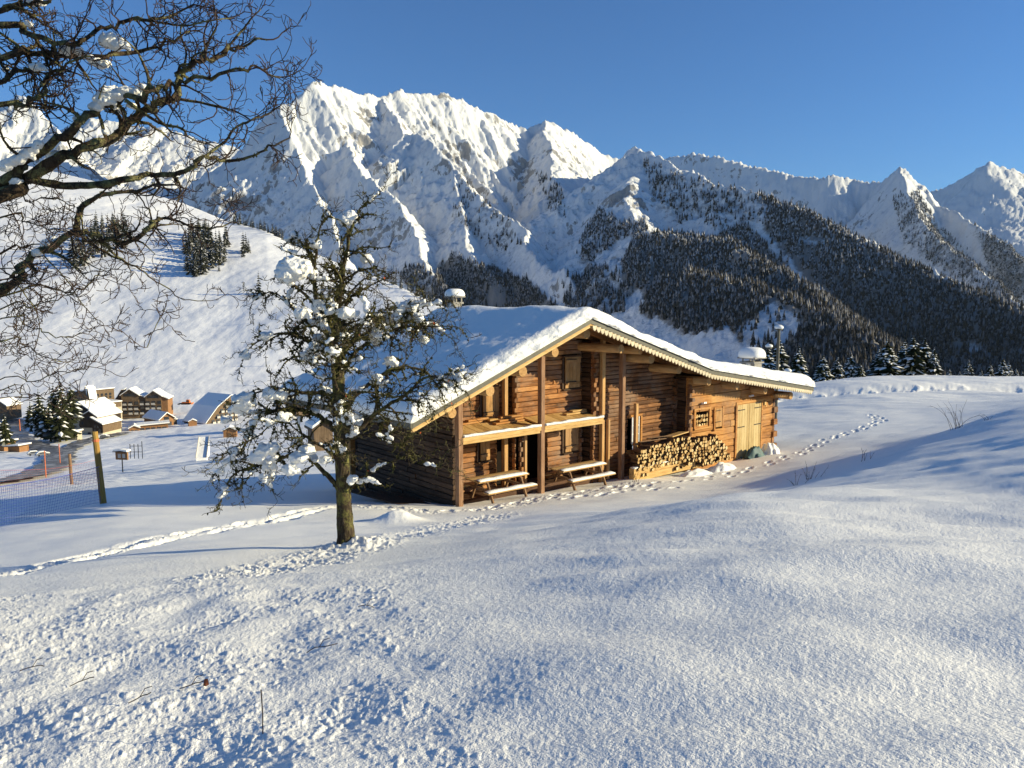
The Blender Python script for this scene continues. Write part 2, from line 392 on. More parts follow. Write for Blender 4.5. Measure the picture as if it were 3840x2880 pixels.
def mountain_mat():
    m, nt, b = new_mat('mountain_snow', .65, .15)
    g = nt.nodes.new('ShaderNodeNewGeometry'); s = nt.nodes.new('ShaderNodeSeparateXYZ'); nt.links.new(g.outputs['Normal'], s.inputs[0])
    v = coords(nt, 'Object'); vs = coords(nt, 'Object', (1, 1, .22))
    n1 = noise_t(nt, vs, .034, 6, .7, .3); n2 = noise_t(nt, v, .0035, 4, .6); n3 = noise_t(nt, vs, .06, 5, .65)
    # bare rock only on the steepest faces, broken up by ledges
    f = math_(nt, 'SUBTRACT', .56, s.outputs[2])
    f = math_(nt, 'ADD', f, math_(nt, 'MULTIPLY', math_(nt, 'SUBTRACT', n1, .55), 2.0))
    f = math_(nt, 'ADD', f, math_(nt, 'MULTIPLY', math_(nt, 'SUBTRACT', n2, .575), 3.2))
    f = math_(nt, 'MULTIPLY', f, 11.0, True)
    rock = ramp(nt, n3, [(.3,(.11,.11,.115)),(.5,(.21,.20,.19)),(.76,(.42,.36,.27))])
    snow = ramp(nt, n2, [(.3,(.70,.70,.69)),(.7,(.78,.78,.77))])
    at_ = nt.nodes.new('ShaderNodeAttribute'); at_.attribute_name = 'scrub'          # dwarf pine and bare brush showing through the snow under and around the woods
    n4 = noise_t(nt, v, .045, 5, .75)
    sc = math_(nt, 'MULTIPLY', math_(nt, 'ADD', math_(nt, 'SUBTRACT', n4, .62), math_(nt, 'MULTIPLY', at_.outputs['Fac'], .45)), 5.0, True)
    sc = math_(nt, 'MULTIPLY', sc, .8)
    cm = mixc(nt, math_(nt,'MULTIPLY',f,.85), snow, rock)
    nt.links.new(mixc(nt, sc, cm, (.115,.10,.085)), b.inputs['Base Color'])
    p = bump(nt, b, n1, .6, 10.0); bump(nt, b, n3, .5, 5.0, p)
    return m
M['mountain'] = mountain_mat()
# ------------------------------------------------------------------ ground, ski hill, mountains
def inside(px, py, poly):
    px = np.asarray(px); py = np.asarray(py); c = np.zeros(px.shape, bool); n = len(poly)
    for i in range(n):
        x0, y0 = poly[i]; x1, y1 = poly[(i+1) % n]
        if y0 == y1: continue
        c ^= ((y0 > py) != (y1 > py)) & (px < (x1-x0)*(py-y0)/(y1-y0)+x0)
    return c
F_POLY = [([(2480,640),(2600,680),(2787,722),(2892,745),(3031,805),(3122,853),(3275,930),(3414,992),(3553,1055),(3693,1110),(3840,1172),(4100,1250),(4100,1460),(2900,1460),(2750,1250),(2700,1180),(2560,1000),(2700,900),(2600,800)], 1.0),
 ([(2330,1000),(2370,910),(2432,895),(2481,880),(2590,890),(2704,915),(2800,960),(2880,1010),(2800,1060),(2720,1080),(2640,1060),(2560,1080),(2500,1130),(2440,1200),(2380,1150),(2340,1080)], 1.0),
 ([(2380,1080),(2500,1060),(2640,1080),(2760,1090),(2900,1130),(2880,1200),(2800,1220),(2740,1180),(2700,1250),(2560,1260),(2480,1200),(2400,1180)], .6),
 ([(2240,780),(2330,840),(2420,840),(2430,890),(2330,900),(2200,1000),(2150,960)], .35),
 ([(1640,1010),(1700,960),(1780,1000),(1850,1010),(1920,1050),(2000,1080),(2060,1130),(2100,1180),(1600,1180)], 1.0),
 ([(1480,1030),(1560,1000),(1640,1040),(1650,1130),(1560,1120)], .5),
 ([(1700,640),(1800,740),(1900,830),(1960,930),(1880,960),(1780,900),(1700,800)], .10), ([(2100,1050),(2250,1010),(2400,1050),(2420,1150),(2300,1180),(2120,1180)], .32),
 ([(2000,640),(2100,700),(2120,820),(2060,800)], .18), ([(3340,740),(3440,720),(3520,850),(3640,980),(3800,1080),(3840,1160),(3700,1100),(3500,1000),(3380,900)], .30), ([(3650,850),(3840,950),(4000,1050),(3840,1150),(3720,1050)], .45), ([(2400,600),(2600,690),(2700,800),(2560,860),(2450,760)], .18)]
F_CLEAR = [([(2790,850),(2850,830),(2900,890),(2960,960),(3040,1060),(3110,1090),(3080,1110),(3000,1080),(2930,1000),(2860,920)], .06), ([(2980,880),(3100,900),(3120,930),(2990,920)], .15), ([(2760,1230),(2900,1130),(3000,1180),(3000,1250),(2960,1280),(2800,1330)], .12), ([(3600,1290),(3660,1290),(3740,1350),(3640,1340)], .1), ([(2300,560),(2800,720),(2900,780),(2860,830),(2760,860),(2700,890),(2560,850),(2400,800)], .20), ([(2340,1130),(2400,1080),(2420,1130),(2370,1230)], .0)]
def forest_density(X, D, Z):
    px, py = project(X, D, Z); den = np.zeros(X.shape)
    for poly, q in F_POLY: den = np.maximum(den, np.where(inside(px, py, poly), q, 0))
    for poly, q in F_CLEAR: den = np.where(inside(px, py, poly), np.minimum(den, q), den)
    return den
def build_ground():
    c = cols(1000, 40)
    ds = np.exp(np.linspace(math.log(1.0), math.log(131.0), 960))
    D, T = np.meshgrid(ds, c, indexing='ij'); X = T*D
    Z = h_low(X, D) + relief(X, D)
    sheet('snow_field', X, D, Z, None, M['snow'])
    c = cols(820, 40)
    ds = np.concatenate([np.exp(np.linspace(math.log(122.0), math.log(450.0), 260))[:-1], np.linspace(450, 1900, 420)])
    D, T = np.meshgrid(ds, c, indexing='ij'); X = T*D
    Z = h_low(X, D) + .5*fbm(X/9., D/14., 3, 51)*sstep(125,160,D) - .6*(1-sstep(122, 131, D))
    sheet('ski_hill', X, D, Z, None, M['piste'])
    c = cols(1000, 60)
    ds = np.concatenate([np.exp(np.linspace(math.log(620.0), math.log(2200.0), 330))[:-1], np.linspace(2200, 3900, 330)[:-1], np.exp(np.linspace(math.log(3900), math.log(9000), 230))])
    D, T = np.meshgrid(ds, c, indexing='ij'); X = T*D
    Z, own = h_mount(X, D)
    Zl = h_low(X, D)
    global MOUNT; MOUNT = (X, D, Z, own)
    below = Z < Zl-25
    k = ~(below[:-1,:-1] & below[:-1,1:] & below[1:,:-1] & below[1:,1:])
    global DENS; DENS = forest_density(X, D, Z)
    scrub = DENS.copy()
    for _ in range(3):
        scrub[1:-1,1:-1] = (scrub[1:-1,1:-1]*2 + scrub[:-2,1:-1] + scrub[2:,1:-1] + scrub[1:-1,:-2] + scrub[1:-1,2:])/6
    scrub = scrub + .30*(1-sstep(250, 620, Z))*sstep(900, 1500, D)*(.5+fbm(X/160., D/160., 3, 210))
    o = sheet('mountains', X, D, Z, None, M['mountain'])
    a = o.data.attributes.new('scrub', 'FLOAT', 'POINT'); a.data.foreach_set('value', np.clip(scrub, 0, 1.2).ravel().astype(np.float32))
import os
if not os.environ.get("NOGROUND"): build_ground()
# ------------------------------------------------------------------ mesh builder and tagging
class MB:
    def __init__(s): s.v = []; s.f = []; s.m = []; s.mi = 0
    def add(s, vs, fs):
        b = len(s.v); s.v.extend([tuple(p) for p in vs]); s.f.extend([tuple(i+b for i in f) for f in fs]); s.m.extend([s.mi]*len(fs)); return s
    def box(s, x0, y0, z0, x1, y1, z1):
        s.add([(x0,y0,z0),(x1,y0,z0),(x1,y1,z0),(x0,y1,z0),(x0,y0,z1),(x1,y0,z1),(x1,y1,z1),(x0,y1,z1)],
              [(0,3,2,1),(4,5,6,7),(0,1,5,4),(1,2,6,5),(2,3,7,6),(3,0,4,7)]); return s
    def obox(s, c, ax, ay, az):
        """box from centre and three half-axis vectors"""
        c, ax, ay, az = map(Vector, (c, ax, ay, az))
        vs = [c + ax*i + ay*j + az*k for k in (-1,1) for (i,j) in ((-1,-1),(1,-1),(1,1),(-1,1))]
        return s.add(vs, [(0,3,2,1),(4,5,6,7),(0,1,5,4),(1,2,6,5),(2,3,7,6),(3,0,4,7)])
    def beam(s, p, q, w, h, up=(0,0,1)):
        p, q = Vector(p), Vector(q); d = (q-p)*.5; u = Vector(up); r = d.cross(u)
        if r.length < 1e-6: r = d.cross(Vector((1,0,0)))
        r.normalize(); u = r.cross(d).normalized()
        return s.obox((p+q)*.5, d, r*w*.5, u*h*.5)
    def tube(s, pts, rad, n=8, cap=True, jit=0, rng=None):
        pts = [Vector(p) for p in pts]; k = len(pts)
        if not hasattr(rad, '__len__'): rad = [rad]*k
        b = len(s.v); ref = None
        for i, p in enumerate(pts):
            d = (pts[min(i+1,k-1)]-pts[max(i-1,0)])
            if d.length < 1e-9: d = Vector((0,0,1))
            d.normalize()
            if ref is None: ref = d.cross(Vector((0.31,.17,.93)) if abs(d.z) < .9 else Vector((1,0,0))).normalized()
            else:
                ref = ref - d*ref.dot(d)
                ref = ref.normalized() if ref.length > 1e-6 else d.orthogonal().normalized()
            q = d.cross(ref)
            for j in range(n):
                a = 2*math.pi*j/n; rr = rad[i]*(1+(rng.uniform(-jit,jit) if jit else 0))
                s.v.append(tuple(p + ref*(math.cos(a)*rr) + q*(math.sin(a)*rr)))
        for i in range(k-1):
            for j in range(n):
                a = b+i*n+j; c = b+i*n+(j+1)%n
                s.f.append((a, c, c+n, a+n)); s.m.append(s.mi)
        if cap and n > 2:
            s.f.append(tuple(b+j for j in reversed(range(n)))); s.f.append(tuple(b+(k-1)*n+j for j in range(n))); s.m.extend([s.mi]*2)
        return s
    def prism(s, poly, a, b, axis='y'):
        """extrude a 2-D outline (counter-clockwise seen from -y) between two offsets"""
        n = len(poly)
        mk = {'y': lambda u,v,t: (u,t,v), 'x': lambda u,v,t: (t,u,v), 'z': lambda u,v,t: (u,v,t)}[axis]
        vs = [mk(u,v,a) for u,v in poly] + [mk(u,v,b) for u,v in poly]
        fs = [tuple(range(n)), tuple(reversed(range(n,2*n)))] + [(i,i+n,(i+1)%n+n,(i+1)%n) for i in range(n)]
        return s.add(vs, fs)
    def blob(s, c, r, n=2, amp=.15, seed=0, sq=(1,1,1)):
        key = n
        if key not in MB._ico:
            import bmesh
            bm = bmesh.new(); bmesh.ops.create_icosphere(bm, subdivisions=n, radius=1)
            MB._ico[key] = ([v.co.copy() for v in bm.verts], [[v.index for v in f.verts] for f in bm.faces]); bm.free()
        vs, fs = MB._ico[key]
        A = np.array([tuple(v) for v in vs])
        nz = 1+amp*(noise(A[:,0]*1.3+seed*3.1, A[:,1]*1.3+A[:,2]*1.7+seed, seed % 97))
        return s.add([(c[0]+v.x*r*sq[0]*k, c[1]+v.y*r*sq[1]*k, c[2]+v.z*r*sq[2]*k) for v, k in zip(vs, nz)], fs)
    def build(s, name, mats, parent=None, smooth=False, loc=None, rot=None):
        me = bpy.data.meshes.new(name); me.from_pydata(s.v, [], s.f)
        if not isinstance(mats, (list, tuple)): mats = [mats]
        for m in mats: me.materials.append(m)
        if len(mats) > 1: me.polygons.foreach_set('material_index', s.m)
        if smooth: me.polygons.foreach_set('use_smooth', [True]*len(me.polygons))
        me.update()
        o = bpy.data.objects.new(name, me); COL.objects.link(o)
        if parent: o.parent = parent
        if loc: o.location = loc
        if rot: o.rotation_euler = rot
        return o
MB._ico = {}
def tag(o, label, cat, group=None, kind=None):
    o['label'] = label; o['category'] = cat
    if group: o['group'] = group
    if kind: o['kind'] = kind
    return o
def thing(name, label, cat, loc=(0,0,0), rz=0, group=None):
    o = bpy.data.objects.new(name, None); COL.objects.link(o); o.location = loc; o.rotation_euler = (0,0,rz); o.empty_display_size = .2
    return tag(o, label, cat, group)
KIDS = {}
def children(o): return [c for c in bpy.data.objects if c.parent == o]
def copy_tree(o, kids=None):
    c = o.copy(); COL.objects.link(c)
    for ch in (kids if kids is not None else children(o)):
        d = ch.copy(); COL.objects.link(d); d.parent = c
    return c
def plain(name, col, rough=.7, spec=.25, metal=0):
    m, nt, b = new_mat(name, rough, spec); b.inputs['Metallic'].default_value = metal
    v = coords(nt, 'Object'); n = noise_t(nt, v, 6, 4, .6)
    a = tuple(c*.82 for c in col); d = tuple(min(1, c*1.15) for c in col)
    nt.links.new(ramp(nt, n, [(.3,a),(.7,d)]), b.inputs['Base Color']); return m
def wood(name, dark, mid, light, axis='x', scale=1.0, rough=.75, grey=0.0):
    """weathered timber with grain along one object axis and a tone of its own for every board"""
    m, nt, b = new_mat(name, rough, .2)
    st = {'x': (.8,9,9), 'y': (9,.8,9), 'z': (9,9,.8)}[axis]
    v = coords(nt, 'Object', tuple(q*scale for q in st)); v2 = coords(nt, 'Object')
    n1 = noise_t(nt, v, 2.2, 6, .65, .6); n2 = noise_t(nt, v2, .9, 4, .6); n3 = noise_t(nt, v, 9, 3, .6)
    g = nt.nodes.new('ShaderNodeNewGeometry')
    f = math_(nt, 'ADD', math_(nt, 'MULTIPLY', n1, .62), math_(nt, 'MULTIPLY', n2, .30))
    f = math_(nt, 'ADD', f, math_(nt, 'MULTIPLY', math_(nt, 'SUBTRACT', g.outputs['Random Per Island'], .5), .22))
    c = ramp(nt, f, [(.26,dark),(.47,mid),(.66,light)])
    if grey:                                       # silvered, weathered patches and dark water stains
        n4 = noise_t(nt, v2, .55, 5, .7); c = mixc(nt, math_(nt, 'MULTIPLY', math_(nt, 'MULTIPLY', math_(nt, 'SUBTRACT', n4, .47), 5.0, True), grey), c, (.27,.215,.165))
        n5 = noise_t(nt, v2, 1.7, 5, .75); c = mixc(nt, math_(nt, 'MULTIPLY', math_(nt, 'MULTIPLY', math_(nt, 'SUBTRACT', n5, .56), 7.0, True), grey), c, (.05,.03,.018))
    nt.links.new(c, b.inputs['Base Color'])
    p = bump(nt, b, n1, .55, .02/scale); bump(nt, b, n3, .35, .006/scale, p)
    return m
M['logs'] = wood('log_timber', (.065,.028,.011), (.37,.155,.050), (.63,.33,.125), 'x', 1.0, .8, .6)
M['logs_side'] = wood('shaded_side_log_timber', (.022,.014,.009), (.07,.040,.023), (.15,.09,.052), 'y')  # log timber darkened in its colour to deepen the shaded side walls
M['logs_dark'] = wood('shaded_front_log_timber', (.045,.021,.010), (.23,.10,.037), (.45,.22,.082), 'x', 1.0, .8, .6)  # darker log tone, mostly the shade on the recessed front put into the colour
M['post'] = wood('post_timber', (.09,.042,.022), (.22,.115,.06), (.38,.225,.13), 'z')
M['shutter'] = wood('shutter_boards', (.22,.11,.035), (.46,.245,.085), (.62,.37,.15), 'z', 1.0, .75, .35)
M['deck'] = wood('deck_boards', (.26,.14,.045), (.50,.30,.10), (.68,.45,.19), 'y')
M['rail'] = wood('edge_beam', (.30,.16,.05), (.56,.35,.13), (.72,.50,.23), 'x')
M['plank'] = wood('new_planking', (.19,.075,.018), (.45,.20,.052), (.62,.34,.11), 'x', .8, .75, .35)
M['purlin'] = wood('round_purlin', (.20,.10,.035), (.46,.26,.10), (.66,.43,.19), 'y')
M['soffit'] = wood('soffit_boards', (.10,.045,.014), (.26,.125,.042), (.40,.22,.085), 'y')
M['table'] = wood('table_boards', (.24,.13,.05), (.46,.28,.11), (.62,.42,.20), 'x')
M['table_leg'] = wood('table_leg_timber', (.10,.055,.03), (.24,.14,.075), (.40,.26,.15), 'z')
M['dark_in'] = plain('interior_shade_boards', (.016,.011,.008), .9, .1)  # near-black colour carries the darkness of the unlit interior
M['cut_wood'] = None
M['flash'] = plain('roof_edge_metal', (.115,.105,.075), .55, .3)
M['lace'] = plain('painted_trim', (.62,.53,.36), .7)
M['iron'] = plain('black_iron', (.015,.015,.016), .6, .4, .5)
M['stone'] = plain('chimney_stone', (.30,.28,.25), .9, .1)
M['white_paint'] = plain('white_paint', (.78,.78,.77), .5)
def cut_mat():
    m, nt, b = new_mat('cut_log_ends', .8, .15)
    g = nt.nodes.new('ShaderNodeNewGeometry'); oi = nt.nodes.new('ShaderNodeObjectInfo')
    v = coords(nt, 'Object'); n = noise_t(nt, v, 22, 4, .6)
    f = math_(nt, 'ADD', math_(nt, 'MULTIPLY', n, .6), math_(nt, 'MULTIPLY', oi.outputs['Random'], .45))
    nt.links.new(ramp(nt, f, [(.28,(.28,.15,.05)),(.5,(.55,.36,.15)),(.75,(.74,.56,.30))]), b.inputs['Base Color'])
    bump(nt, b, n, .4, .01); return m
M['cut'] = cut_mat()
M['bark_log'] = plain('log_bark', (.13,.075,.04), .9, .1)
# ------------------------------------------------------------------ the farmhouse; local x along the gable front, y into the house, z up
HO = at(1723, 1898, 24); HPHI = R(41.1)
_hc_, _hs_ = math.cos(HPHI), math.sin(HPHI)
def hw(s, w, z=0):
    return (HO[0]+_hc_*s-_hs_*w, HO[1]+_hs_*s+_hc_*w, HO[2]+z)
def hloc(x, y):
    dx, dy = x-HO[0], y-HO[1]; return (_hc_*dx+_hs_*dy, -_hs_*dx+_hc_*dy)
house = thing('farmhouse', 'large brown log farmhouse with a thick snow blanket on its broad gable roof', 'farmhouse', HO, HPHI)
RP = [(-2.72,3.20),(4.72,6.10),(12.13,3.89),(20.79,2.57)]           # roof line, top of the boards
_rs = [p[0] for p in RP]; _rz = [p[1] for p in RP]
def roof_z(s): return float(np.interp(s, _rs, _rz))
W0, W1 = -1.4, 7.6
RNG = random.Random(7)

def log_wall(name, s0, s1, z0, z1, w, mat, holes=(), h=.185, th=.16, under=.22, axis='s', rng=RNG):
    """courses of squared logs, cut to length, clipped by the roof and by openings (s0,s1,z0,z1)"""
    mb = MB(); z = z0
    while z < z1-.05:
        zt = min(z+h, z1); zc = (z+zt)/2
        spans = []
        if axis == 's':
            a = s0; ss = np.linspace(s0, s1, 160); ok = np.array([roof_z(q)-under > zc for q in ss])
            for x0,x1,y0,y1 in holes:
                if y0 < zc < y1: ok &= ~((ss > x0) & (ss < x1))
            i = 0
            while i < len(ss):
                if ok[i]:
                    j = i
                    while j+1 < len(ss) and ok[j+1]: j += 1
                    if ss[j]-ss[i] > .04: spans.append((ss[i], ss[j]))
                    i = j+1
                else: i += 1
        else: spans = [(s0, s1)]
        for (a, b) in spans:
            x = a
            while x < b-.02:
                e = min(b, x + rng.uniform(.7, 2.6))
                if b-e < .35: e = b
                jo = rng.uniform(-.022, .022); zz0 = z+rng.uniform(.004,.012); zz1 = zt-rng.uniform(.004,.012)
                yo = w+jo; c = .02
                prof = [(yo+th,zz0),(yo+th,zz1),(yo+c,zz1),(yo,zz1-c),(yo-.008,(zz0+zz1)/2+rng.uniform(-.01,.01)),(yo,zz0+c),(yo+c,zz0)]
                k = len(prof); dz = rng.uniform(-.008,.008)
                if axis == 's': vs = [(x+.004,p,q) for p,q in prof]+[(e-.004,p+rng.uniform(-.004,.004),q+dz) for p,q in prof]
                else: vs = [(p,x+.004,q) for p,q in prof]+[(p,e-.004,q+dz) for p,q in prof]
                fs = [tuple(range(k)), tuple(reversed(range(k,2*k)))]+[(i,i+k,(i+1)%k+k,(i+1)%k) for i in range(k)]
                if axis != 's': fs = [tuple(reversed(f)) for f in fs]
                mb.add(vs, fs); x = e
        z = zt
    return mb.build(name, mat, house)
def log_ends(mb, s, w, z0, z1, h=.185, out=.18, along='w', rng=RNG, wid=.15):
    z = z0; k = 0
    while z < z1:
        o = out*rng.uniform(.55, 1.15)*(1 if k % 2 else .35)
        if along == 'w': mb.box(s-wid/2+rng.uniform(-.015,.015), w-o, z+.012, s+wid/2, w+.05, z+h-.012)
        else: mb.box(s-o if out > 0 else s-.05, w-wid/2, z+.012, s+.05 if out > 0 else s-o, w+wid/2+rng.uniform(-.015,.015), z+h-.012)
        z += h; k += 1
# --- walls of the stepped front (A, B, C, D from the near corner), side walls and back
A_W, B_W, C_W, D_W = 1.5, 1.1, .45, -.3
log_wall('front_wall', .05, 3.45, -.5, 6, A_W, M['logs'], holes=[(2.1,2.95,2.5,3.66),(2.0,2.5,.98,1.9),(2.86,3.45,-.5,2.1)])
log_wall('front_wall', 3.40, 6.95, -.5, 6, B_W, M['logs'], holes=[(5.85,6.8,3.35,4.6),(5.92,6.8,.85,2.0),(3.45,5.05,-.5,2.1),(6.82,7.0,-.5,2.1)])
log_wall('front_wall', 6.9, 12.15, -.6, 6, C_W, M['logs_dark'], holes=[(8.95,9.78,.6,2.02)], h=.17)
log_wall('front_wall', 12.05, 19.1, 2.25, 6, D_W, M['plank'], h=.42, th=.14)
log_wall('front_wall', 12.05, 19.1, -.75, 2.25, D_W, M['plank'], holes=[(12.55,13.62,1.3,2.02),(14.0,14.6,1.12,2.02),(15.72,17.9,-.75,2.02)], h=.30, th=.14)
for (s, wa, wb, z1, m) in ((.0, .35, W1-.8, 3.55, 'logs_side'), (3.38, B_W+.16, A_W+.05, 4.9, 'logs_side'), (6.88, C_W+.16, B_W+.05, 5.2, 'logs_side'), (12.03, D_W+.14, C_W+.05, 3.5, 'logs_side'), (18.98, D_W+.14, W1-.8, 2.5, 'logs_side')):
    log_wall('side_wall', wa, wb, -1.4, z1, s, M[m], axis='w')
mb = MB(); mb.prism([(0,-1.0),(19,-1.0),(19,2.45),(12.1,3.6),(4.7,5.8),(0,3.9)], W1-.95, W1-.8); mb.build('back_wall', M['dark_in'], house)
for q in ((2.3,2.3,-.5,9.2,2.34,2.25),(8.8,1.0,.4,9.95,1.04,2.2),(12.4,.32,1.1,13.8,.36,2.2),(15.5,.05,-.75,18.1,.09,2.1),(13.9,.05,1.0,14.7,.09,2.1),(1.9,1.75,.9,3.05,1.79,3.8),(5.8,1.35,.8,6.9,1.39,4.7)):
    mb = MB(); mb.box(*q); mb.build('recess_shade_panel', M['dark_in'], house)      # near-black panels that paint the shade of the rooms behind the openings
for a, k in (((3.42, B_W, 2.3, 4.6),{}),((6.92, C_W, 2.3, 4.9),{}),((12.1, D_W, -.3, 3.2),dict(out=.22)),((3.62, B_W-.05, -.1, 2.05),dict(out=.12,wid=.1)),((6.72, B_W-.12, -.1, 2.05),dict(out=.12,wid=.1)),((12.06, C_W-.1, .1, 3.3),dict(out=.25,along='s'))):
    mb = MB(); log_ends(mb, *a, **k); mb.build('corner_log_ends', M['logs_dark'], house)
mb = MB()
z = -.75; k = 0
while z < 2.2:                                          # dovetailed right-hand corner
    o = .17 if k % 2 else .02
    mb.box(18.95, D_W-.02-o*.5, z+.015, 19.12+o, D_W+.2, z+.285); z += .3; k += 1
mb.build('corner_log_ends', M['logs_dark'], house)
# floor slab of the porch
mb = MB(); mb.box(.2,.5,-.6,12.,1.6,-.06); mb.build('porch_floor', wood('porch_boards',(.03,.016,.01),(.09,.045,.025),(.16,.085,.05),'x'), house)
# --- posts
def post(s, w, z0, z1, a=.2, b=.2, mat='post'):
    mb = MB(); mb.box(s-a/2, w-b/2, z0, s+a/2, w+b/2, z1)
    o = mb.build('post', M[mat], house); bv = o.modifiers.new('bevel', 'BEVEL'); bv.width = .018; bv.segments = 1; return o
post(0, 0, -.5, roof_z(0)-.3); post(3.68, 0, -.6, roof_z(3.68)-.3); post(8.07, 0, -.7, 4.78)
post(3.0, B_W+.1, 2.3, roof_z(3)-.3, .17, .17, 'shutter'); post(7.27, C_W-.12, 2.3, 5.25, .19, .17, 'shutter')
post(2.99, B_W+.1, -.4, 2.1, .19, .17, 'shutter'); post(3.78, B_W-.12, -.3, 2.1, .13, .13, 'shutter'); post(7.27, C_W-.12, -.4, 2.1, .17, .17, 'shutter'); post(7.55, C_W-.2, -.3, 2.1, .13, .13, 'shutter')
post(9.18, C_W-.25, .2, 2.6, .17, .14, 'shutter')
mb = MB(); mb.tube([(7.98,-.95,4.86),(7.98,.9,4.86)], .16, 12); mb.build('bracket_beam', M['purlin'], house, True)
# --- balconies
for (a, b) in ((.12, 3.56), (3.80, 6.86)):
    mb = MB(); x = a
    while x < b-.02:
        e = min(b, x+.29*RNG.uniform(.9,1.1)); z = 2.27+RNG.uniform(-.004,.004)
        wb = A_W if a < 3 else B_W; zb = z+.16*wb
        mb.add([(x+.008,.02,z-.05),(e-.008,.02,z-.05),(e-.008,wb,zb-.05),(x+.008,wb,zb-.05),(x+.008,.02,z),(e-.008,.02,z),(e-.008,wb,zb),(x+.008,wb,zb)], [(0,3,2,1),(4,5,6,7),(0,1,5,4),(1,2,6,5),(2,3,7,6),(3,0,4,7)]); x = e
    mb.build('balcony_deck', M['deck'], house)
    mb = MB(); mb.box(a-.02, -.10, 2.13, b+.03, .02, 2.285); mb.box(a-.02, -.07, 2.04, b+.03, .0, 2.128); mb.build('balcony_edge', M['rail'], house)
    mb = MB(); n = int((b-a)/.06)
    for i in range(n):
        u = a + (b-a)*i/n; hgt = .05+.035*float(noise(np.array([u*2.1]), np.array([1.7]), 3)[0])
        mb.box(u, -.15, 2.285, u+(b-a)/n+.002, .02+.05*float(noise(np.array([u*3]), np.array([9.]), 4)[0]), 2.305+max(hgt, .012))
    mb.build('snow_strip', M['clump_snow'], house, True)
    mb = MB()
    x = a+.4
    while x < b:
        mb.tube([(x,-.0,2.12),(x,A_W,2.12)], .09, 8); x += 1.5
    mb.build('balcony_joist', M['purlin'], house, True)
# --- windows with shutters
def shutter(s0, s1, z0, z1, w, name='shutter', ledges=True):
    mb = MB(); n = max(2, round((s1-s0)/.2)); d = (s1-s0)/n
    for i in range(n): mb.box(s0+i*d+.006, w-.045, z0, s0+(i+1)*d-.006, w, z1)
    if ledges:
        for zz in (z0+.13, z1-.2): mb.box(s0+.02, w-.07, zz, s1-.02, w-.043, zz+.1)
    o = mb.build(name, M['shutter'], house)
    for zz in (z0+.24, z1-.09):
        mb = MB(); mb.box(s0-.04, w-.085, zz-.014, s0+(s1-s0)*.7, w-.071, zz+.014); mb.build('hinge', M['iron'], o)
    return o
for (s0,s1,z0,z1,w) in ((2.17,2.92,2.51,3.64,A_W-.03),(2.04,2.48,1.0,1.9,A_W-.03),(5.92,6.74,3.38,4.58,B_W-.03),(5.95,6.77,.87,1.98,B_W-.03)):
    shutter(s0,s1,z0,z1,w)
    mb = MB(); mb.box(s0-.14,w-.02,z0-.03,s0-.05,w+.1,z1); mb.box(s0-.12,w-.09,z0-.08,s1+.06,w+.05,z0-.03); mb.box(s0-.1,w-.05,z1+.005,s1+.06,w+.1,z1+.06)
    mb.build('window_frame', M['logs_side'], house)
# window of wall C: white frame, light panes
mb = MB(); mb.box(9.28,.50,.9,9.72,.53,1.98); win = mb.build('window', plain('window_pane', (.42,.46,.52), .12, .6), house)
mb = MB()
for x in (9.26,9.48,9.70): mb.box(x-.018,.44,.88,x+.018,.495,2.0)
for z in (.89,1.27,1.63,1.98): mb.box(9.25,.445,z-.018,9.72,.49,z+.018)
mb.build('muntins', M['white_paint'], win)
mb = MB(); mb.box(9.76,.40,.6,9.86,.62,2.05); mb.box(8.9,.40,2.02,9.86,.62,2.1); mb.box(8.9,.40,.52,9.86,.62,.6); mb.build('window_frame', M['plank'], win)
# wood-store opening, little shutter and barn door in the planked bay
mb = MB()
for x in (12.5, 13.62): mb.box(x-.06, D_W-.05, 1.2, x+.06, D_W+.14, 2.05)
mb.box(12.44, D_W-.05, 2.05, 13.68, D_W+.14, 2.13); mb.box(12.44, D_W-.08, 1.2, 13.68, D_W+.14, 1.27); mb.build('window_frame', M['plank'], house)
shutter(14.05, 14.55, 1.16, 2.0, D_W-.01, ledges=False)
mb = MB()
for x in (13.98, 14.62): mb.box(x-.05, D_W-.06, 1.08, x+.05, D_W+.1, 2.06)
mb.box(13.9, D_W-.1, 1.02, 14.7, D_W+.05, 1.08); mb.build('window_frame', M['plank'], house)
M['door'] = wood('door_boards', (.30,.19,.075), (.50,.36,.16), (.64,.50,.26), 'z')
for (a, b) in ((15.8, 16.83), (16.85, 17.86)):
    mb = MB(); n = 5; d = (b-a)/n
    for i in range(n): mb.box(a+i*d+.006, D_W-.04, -.6, a+(i+1)*d-.006, D_W+.01, 2.0)
    o = mb.build('door', M['door'], house)
    for zz in (.95, 1.75):
        mb = MB(); mb.box(a if a < 16 else b-.62, D_W-.055, zz-.02, a+.62 if a < 16 else b, D_W-.042, zz+.02); mb.build('hinge', M['iron'], o)
mb = MB()
for x in (15.74, 17.92): mb.box(x-.06, D_W-.06, -.6, x+.06, D_W+.14, 2.04)
mb.box(15.68, D_W-.06, 2.04, 17.98, D_W+.14, 2.14); mb.build('door_frame', M['plank'], house)
for s, z in ((13.0, 2.34), (16.8, 2.36)):
    mb = MB(); mb.box(s-.06, D_W-.08, z-.05, s+.06, D_W-.02, z+.03); mb.tube([(s-.05,D_W-.1,z),(s-.05,D_W-.2,z+.03)], .045, 8); mb.tube([(s+.06,D_W-.1,z),(s+.06,D_W-.2,z+.03)], .045, 8); mb.build('spotlight', M['white_paint'], house)
mb = MB(); mb.box(18.02,D_W-.12,1.82,18.16,D_W-.02,2.0); mb.box(18.05,D_W-.16,1.75,18.13,D_W-.1,1.82); mb.build('wall_lamp', M['rail'], house)
